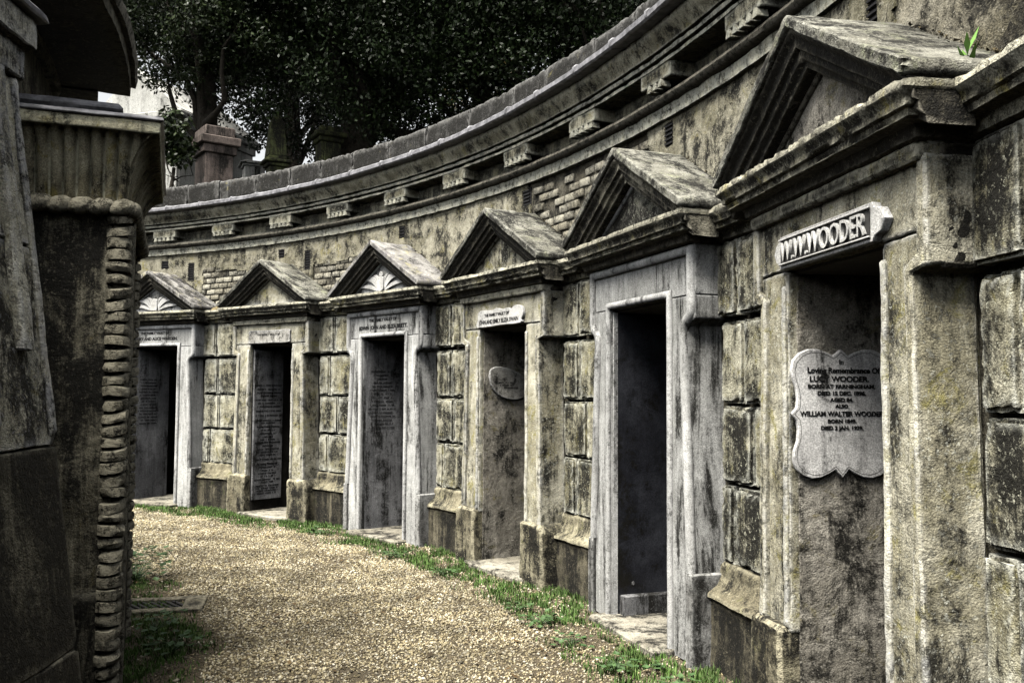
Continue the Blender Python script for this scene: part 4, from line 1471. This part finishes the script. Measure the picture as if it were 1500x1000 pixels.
weed(-2.93, 7.20, 0.24, 130, 0.062, 'leafy weed clump at the far foot of the dark pier', up=1.0)
weed(-2.20, 5.72, 0.20, 50, 0.05, 'low broad-leaved weed in front of the iron drain')
weed(-1.93, 5.30, 0.16, 40, 0.05, 'small weed rosette nearest the camera on the shaded left grass')
weed(0.585, 5.02, 0.10, 34, 0.045, 'dandelion-like weed in the gravel left of the granite doorstep')
weed(0.36, 5.45, 0.12, 34, 0.045, 'spreading weed on the verge before the granite tomb')
weed(0.76, 5.05, 0.06, 16, 0.05, 'small weed against the granite doorstep corner')
weed(0.05, 6.30, 0.10, 30, 0.04, 'weed tuft on the verge left of the granite tomb')
for i, (wx, wy, wr, wn, lb) in enumerate((
        (-1.02, 8.28, 0.12, 40, 'weed tuft on the verge between the shield-carved tomb and the crumbling tomb'),
        (-0.55, 7.50, 0.12, 40, 'weed tuft in front of the crumbling rendered tomb'),
        (0.20, 5.95, 0.13, 44, 'leafy weed between the crumbling tomb and the granite tomb'),
        (-1.98, 9.55, 0.12, 40, 'weed tuft on the verge left of the shield-carved tomb'),
        (0.86, 4.72, 0.09, 30, 'weed at the foot of the granite jamb nearest the camera'))):
    weed(wx, wy, wr, wn, 0.045, lb)
# fallen leaves scattered over the gravel
n_ = 260
th_ = RNG.uniform(0.2, 1.1, n_)
r_ = RNG.uniform(8.0, 10.7, n_)
V_ = []
for t_, q_ in zip(th_, r_):
    c_ = Vector((CX + q_ * math.cos(t_), CY + q_ * math.sin(t_), 0.014))
    a_ = random.uniform(0, 6.28)
    l_ = random.uniform(.012, .030)
    u_ = Vector((math.cos(a_), math.sin(a_), random.uniform(-.2, .35))) * l_
    v_ = Vector((-math.sin(a_), math.cos(a_), random.uniform(-.2, .3))) * l_ * .5
    V_ += [c_ - u_, c_ + v_, c_ + u_, c_ - v_]
o = np_mesh('fallen_leaves', [tuple(v) for v in V_], np.arange(len(V_)).reshape(-1, 4), 'dead_leaf')
tag(o, 'small brown fallen leaves scattered over the gravel', 'leaves', kind='stuff')
# sprig in the gutter of the nearest pediment
p = pol(BAY['F'] - 0.735 / R, 0.30, 2.52)
bm = bmesh.new()
for i in range(9):
    a = i * 2.4
    L = 0.05 + 0.03 * (i % 3)
    b0 = Vector((0, 0, 0.012 * i))
    dr = Vector((math.cos(a) * .55, math.sin(a) * .55, 1)).normalized()
    sd_ = dr.cross(Vector((math.cos(a), math.sin(a), -.5))).normalized() * 0.010
    v = [bm.verts.new(q) for q in (b0, b0 + dr * L * .5 + sd_, b0 + dr * L, b0 + dr * L * .5 - sd_)]
    bm.faces.new((v[0], v[1], v[2]))
    bm.faces.new((v[0], v[2], v[3]))
me = bpy.data.meshes.new('sprig')
bm.to_mesh(me)
bm.free()
o = link('sprig_plant', me, 'sprig')
o.location = p
tag(o, 'bright green sprig growing beside the nearest gable roof', 'plant')

# iron drain set in a stone frame, left of the path
DR = empty('drain_grate', (-2.46, 6.36, 0.004), 0.25)
tag(DR, 'old drain grate in a stone frame half sunk in the grass', 'drain')
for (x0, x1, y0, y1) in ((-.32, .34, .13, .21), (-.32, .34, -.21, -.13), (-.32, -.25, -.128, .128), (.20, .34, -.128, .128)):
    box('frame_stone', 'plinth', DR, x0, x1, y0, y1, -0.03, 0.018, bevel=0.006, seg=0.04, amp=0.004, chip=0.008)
for i in range(9):
    bm = bmesh.new()
    add_box(bm, -0.012, 0.012, -0.14, 0.14, -0.02, 0.010)
    o = fin('grate_bar', bm, 'iron', DR, bevel=0.003, seg=0, amp=0)
    o.location = (-.22 + i * .05, 0, 0)
    o.rotation_euler = (0, 0, 0.5)
    o.scale = (1, 0.9, 1)

# ================================================================== BEHIND THE PARAPET
TZ = 3.9


def at_px(px, py, y):
    """world point seen at a pixel of the photograph at distance y (for laying out the background)"""
    c, s = math.cos(PITCH), math.sin(PITCH)
    u, v = (px - 750) / 1332.58, -(py - 500) / 1332.58
    dx, dy, dz = u, c - v * s, s + v * c
    k = y / dy
    return Vector((dx * k, y, EYE + dz * k))


def pedestal(name, px, w_, y, ztop, mat, label, rz, kind='pedestal', cap=0.14, depth=None):
    b = at_px(px, 250, y)
    P = empty(name, (b.x, y, TZ), rz)
    tag(P, label, 'tombstone', None)
    h = ztop - TZ
    hw = w_ / 2
    dp = (depth or w_) / 2
    box('shaft', mat, P, -hw, hw, -dp, dp, -0.1, h - cap, bevel=0.012, seg=0.08, amp=0.003, chip=0.004)
    box('base', mat, P, -hw - .08, hw + .08, -dp - .08, dp + .08, -0.1, 0.22, bevel=0.012, seg=0.1, amp=0.003, chip=0.004)
    box('cap_moulding', mat, P, -hw - .04, hw + .04, -dp - .04, dp + .04, h - cap + .002, h - cap * .6, bevel=0.012, seg=0.1, amp=0.003, chip=0.004)
    box('cap', mat, P, -hw - .09, hw + .09, -dp - .09, dp + .09, h - cap * .6 + .002, h - cap * .2, bevel=0.015, seg=0.1, amp=0.003, chip=0.004)
    box('cap_top', mat, P, -hw - .02, hw + .02, -dp - .02, dp + .02, h - cap * .2 + .002, h + cap * .3, bevel=0.02, seg=0.1, amp=0.003, chip=0.004)
    return P


pedestal('granite_pedestal', 312, 0.42, 13.6, at_px(312, 203, 13.6).z, 'pink_granite', 'pinkish granite pedestal with moulded cap behind the parapet', 0.62, cap=0.32, depth=0.5)
P = pedestal('mossy_obelisk', 402, 0.26, 14.6, at_px(400, 236, 14.6).z, 'mossy', 'green mossy pointed gravestone standing behind the parapet', 0.5, cap=0.14)
hh = at_px(400, 236, 14.6).z - TZ
tp = at_px(400, 168, 14.6).z - TZ
bm = bmesh.new()
for (s0, z0_, s1, z1_) in ((0.15, hh + 0.04, 0.10, tp - 0.16), (0.10, tp - 0.16, 0.01, tp)):
    a = [bm.verts.new((x * s0, y * s0, z0_)) for x, y in ((-1, -1), (1, -1), (1, 1), (-1, 1))]
    b = [bm.verts.new((x * s1, y * s1, z1_)) for x, y in ((-1, -1), (1, -1), (1, 1), (-1, 1))]
    for i in range(4): bm.faces.new((a[i], a[(i + 1) % 4], b[(i + 1) % 4], b[i]))
fin('spire', bm, 'mossy', P, bevel=0.006, seg=0.08, amp=0.006, chip=0)
pedestal('mossy_pedestal', 478, 0.34, 15.0, at_px(478, 196, 15.0).z, 'mossy', 'squat mossy pedestal beside the big tree trunk', 0.5, cap=0.2)
pedestal('white_gravestone', 370, 0.36, 16.5, at_px(370, 243, 16.5).z, 'pale_stone', 'low white gravestone between the pink pedestal and the mossy stone', 0.4, cap=0.08)

# mausoleum
MX = at_px(222, 250, 17.5)
MA = empty('mausoleum', (MX.x, 17.5, TZ), -0.32)
tag(MA, 'pale stone mausoleum with pilasters half hidden by leaves at upper left', 'mausoleum')
box('wall', 'pale_stone', MA, -1.3, 0.62, 0, 2.4, -0.1, 2.80, bevel=0.01, seg=0.15, amp=0.003, chip=0)
for x in (-1.1, -0.72, -0.34, 0.06, 0.50):
    box('pilaster', 'pale_stone', MA, x - .11, x + .11, -0.07, 0.05, 0.0, 2.65, bevel=0.01, seg=0.15, amp=0.002, chip=0)
box('architrave', 'pale_stone', MA, -1.36, 0.68, -0.10, 2.42, 2.652, 2.80, bevel=0.01, seg=0.15, amp=0.002, chip=0)
box('cornice', 'pale_stone', MA, -1.45, 0.78, -0.22, 2.5, 2.802, 2.93, bevel=0.02, seg=0.15, amp=0.003, chip=0)
prism('gable', 'pale_stone', MA, [(-1.45, 2.932), (0.78, 2.932), (-0.33, 3.85)], -0.15, 2.4, bevel=0.02, seg=0.2, amp=0.003, chip=0)


# ------------------------------------------------------------------ trees
def leaf_cloud(centers, radii, n, size, flat=0.55, low=None):
    """leaf quads in clumps"""
    k = RNG.integers(0, len(centers), n)
    c = centers[k]
    q = RNG.normal(0, 1, (n, 3))
    q /= np.linalg.norm(q, axis=1)[:, None]
    rad = radii[k] * RNG.random(n) ** 0.45
    p = c + q * rad[:, None] * np.array([1, 1, 0.75])
    d = RNG.normal(0, 1, (n, 3))
    d[:, 2] -= 0.5
    d /= np.linalg.norm(d, axis=1)[:, None]
    nr = RNG.normal(0, 0.6, (n, 3)) + q * 0.5 + np.array([0, 0, 0.55])
    s = np.cross(d, nr)
    s /= np.linalg.norm(s, axis=1)[:, None] + 1e-9
    L = (size * RNG.uniform(.6, 1.25, n))[:, None]
    V = np.stack([p, p + d * L * .5 + s * L * .27, p + d * L, p + d * L * .5 - s * L * .27], 1)
    return V.reshape(-1, 3)


def limb(bm, a, b, ra, rb, n=8, bend=0.0, seed=0):
    pts = []
    k = 7
    for i in range(k + 1):
        u = i / k
        p = a.lerp(b, u) + noise.noise_vector(Vector((seed * 3.1, u * 2.0, seed))) * bend * math.sin(PI * u)
        pts.append((p, ra + (rb - ra) * u))
    rings = []
    for i, (p, r) in enumerate(pts):
        t = (pts[min(i + 1, k)][0] - pts[max(i - 1, 0)][0]).normalized()
        x = t.orthogonal().normalized()
        y = t.cross(x)
        rings.append([bm.verts.new(p + (x * math.cos(2 * PI * q / n) + y * math.sin(2 * PI * q / n)) * r * (1 + .12 * noise.noise(Vector((q * 2.0, i * .8, seed))))) for q in range(n)])
    for a_, b_ in zip(rings, rings[1:]):
        best = min(range(n), key=lambda s: (a_[0].co - b_[s].co).length)
        for q in range(n): bm.faces.new((a_[q], a_[(q + 1) % n], b_[(q + 1 + best) % n], b_[(q + best) % n]))
    return pts[-1][0]


def tree(name, px, y, trunk_r, crown_c, crown_r, ncl, nleaf, size, mat, label, clump=(0.35, 0.8), nlimb=9, hang=0.0, cat='tree'):
    base = at_px(px, 300, y)
    T = empty(name, (base.x, y, TZ - 0.2))
    tag(T, label, cat, 'dark trees behind the parapet')
    bm = bmesh.new()
    b0 = Vector((base.x, y, TZ - 0.2))
    cc = Vector(crown_c)
    fork = b0.lerp(cc, 0.75)
    fork.x = b0.x + (cc.x - b0.x) * .35
    limb(bm, b0, fork, trunk_r * 1.1, trunk_r * .7, 12, 0.12, px)
    rr = random.Random(px)
    ends = []
    for i in range(nlimb):
        a = rr.uniform(0, 2 * PI)
        st = b0.lerp(fork, rr.uniform(.45, 1.0))
        e = Vector((cc.x + math.cos(a) * crown_r[0] * rr.uniform(.4, .85), cc.y + math.sin(a) * crown_r[1] * rr.uniform(.4, .85), cc.z + crown_r[2] * rr.uniform(-.75, .6)))
        limb(bm, st, e, trunk_r * rr.uniform(.25, .45), trunk_r * .06, 6, 0.5, i + px)
        ends.append(e)
    bmesh.ops.translate(bm, verts=bm.verts, vec=-b0)
    bmesh.ops.recalc_face_normals(bm, faces=bm.faces)
    me = bpy.data.meshes.new('trunk')
    bm.to_mesh(me)
    bm.free()
    for p in me.polygons: p.use_smooth = True
    link('trunk', me, 'bark', T)
    q = RNG.normal(0, 1, (ncl, 3))
    q /= np.linalg.norm(q, axis=1)[:, None]
    q *= (RNG.random(ncl) ** 0.40)[:, None]
    cen = np.array(crown_c) + q * np.array(crown_r)
    lowq = (q[:, 2] < -0.35) & (RNG.random(ncl) < 0.05)
    if ncl > 160: cen = cen[~lowq]; ncl = len(cen)
    if hang: cen[:, 2] -= hang * RNG.random(ncl) ** 2
    cen[:, 2] = np.maximum(cen[:, 2], TZ + 0.6)
    V = leaf_cloud(cen - np.array(b0), RNG.uniform(*clump, ncl), nleaf, size)
    F = np.arange(len(V)).reshape(-1, 4)
    np_mesh('crown', V, F, mat, T)
    return T


def px_c(px, py, y): return tuple(at_px(px, py, y))


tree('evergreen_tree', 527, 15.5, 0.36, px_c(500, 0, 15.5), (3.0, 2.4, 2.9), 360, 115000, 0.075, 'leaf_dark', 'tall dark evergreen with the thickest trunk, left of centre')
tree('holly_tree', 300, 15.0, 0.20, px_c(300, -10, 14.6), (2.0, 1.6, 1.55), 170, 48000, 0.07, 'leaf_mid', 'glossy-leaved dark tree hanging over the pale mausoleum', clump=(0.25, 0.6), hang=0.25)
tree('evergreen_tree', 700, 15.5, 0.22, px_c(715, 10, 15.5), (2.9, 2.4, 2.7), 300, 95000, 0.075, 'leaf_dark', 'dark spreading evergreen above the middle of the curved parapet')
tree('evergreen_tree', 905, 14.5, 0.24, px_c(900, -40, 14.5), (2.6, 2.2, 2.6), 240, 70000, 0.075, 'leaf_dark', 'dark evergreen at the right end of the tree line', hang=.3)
tree('autumn_tree', 660, 21.0, 0.14, px_c(690, 110, 21.0), (1.6, 1.2, 1.0), 40, 5200, 0.11, 'leaf_autumn', 'small yellowing tree glimpsed far behind the dark evergreens', clump=(0.2, 0.5), nlimb=5)
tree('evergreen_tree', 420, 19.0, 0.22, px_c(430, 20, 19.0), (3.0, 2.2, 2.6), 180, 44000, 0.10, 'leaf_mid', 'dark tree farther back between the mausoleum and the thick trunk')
# drooping spray beside the pink pedestal
tree('young_holly', 252, 13.2, 0.035, px_c(254, 215, 13.2), (0.22, 0.2, 0.62), 26, 1500, 0.085, 'leaf_mid', 'slender holly sapling drooping before the pale mausoleum, left of the pink pedestal', clump=(0.08, 0.2), nlimb=4)
# far wood behind everything
cen = np.array([px_c(px + random.uniform(-40, 40), random.uniform(-260, 75), random.uniform(26, 32)) for px in range(-250, 1500, 22) for _ in range(5)])
V = leaf_cloud(cen, RNG.uniform(0.9, 1.8, len(cen)), 70000, 0.26)
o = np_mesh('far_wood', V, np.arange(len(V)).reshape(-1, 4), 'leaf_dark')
tag(o, 'dark mass of woodland far behind the trees', 'woodland', kind='stuff')
print('tris', sum(len(o.data.loop_triangles) if False else sum(max(1, p.loop_total - 2) for p in o.data.polygons) for o in S.objects if o.type == 'MESH' and len(o.data.polygons) < 5000), 'small only')
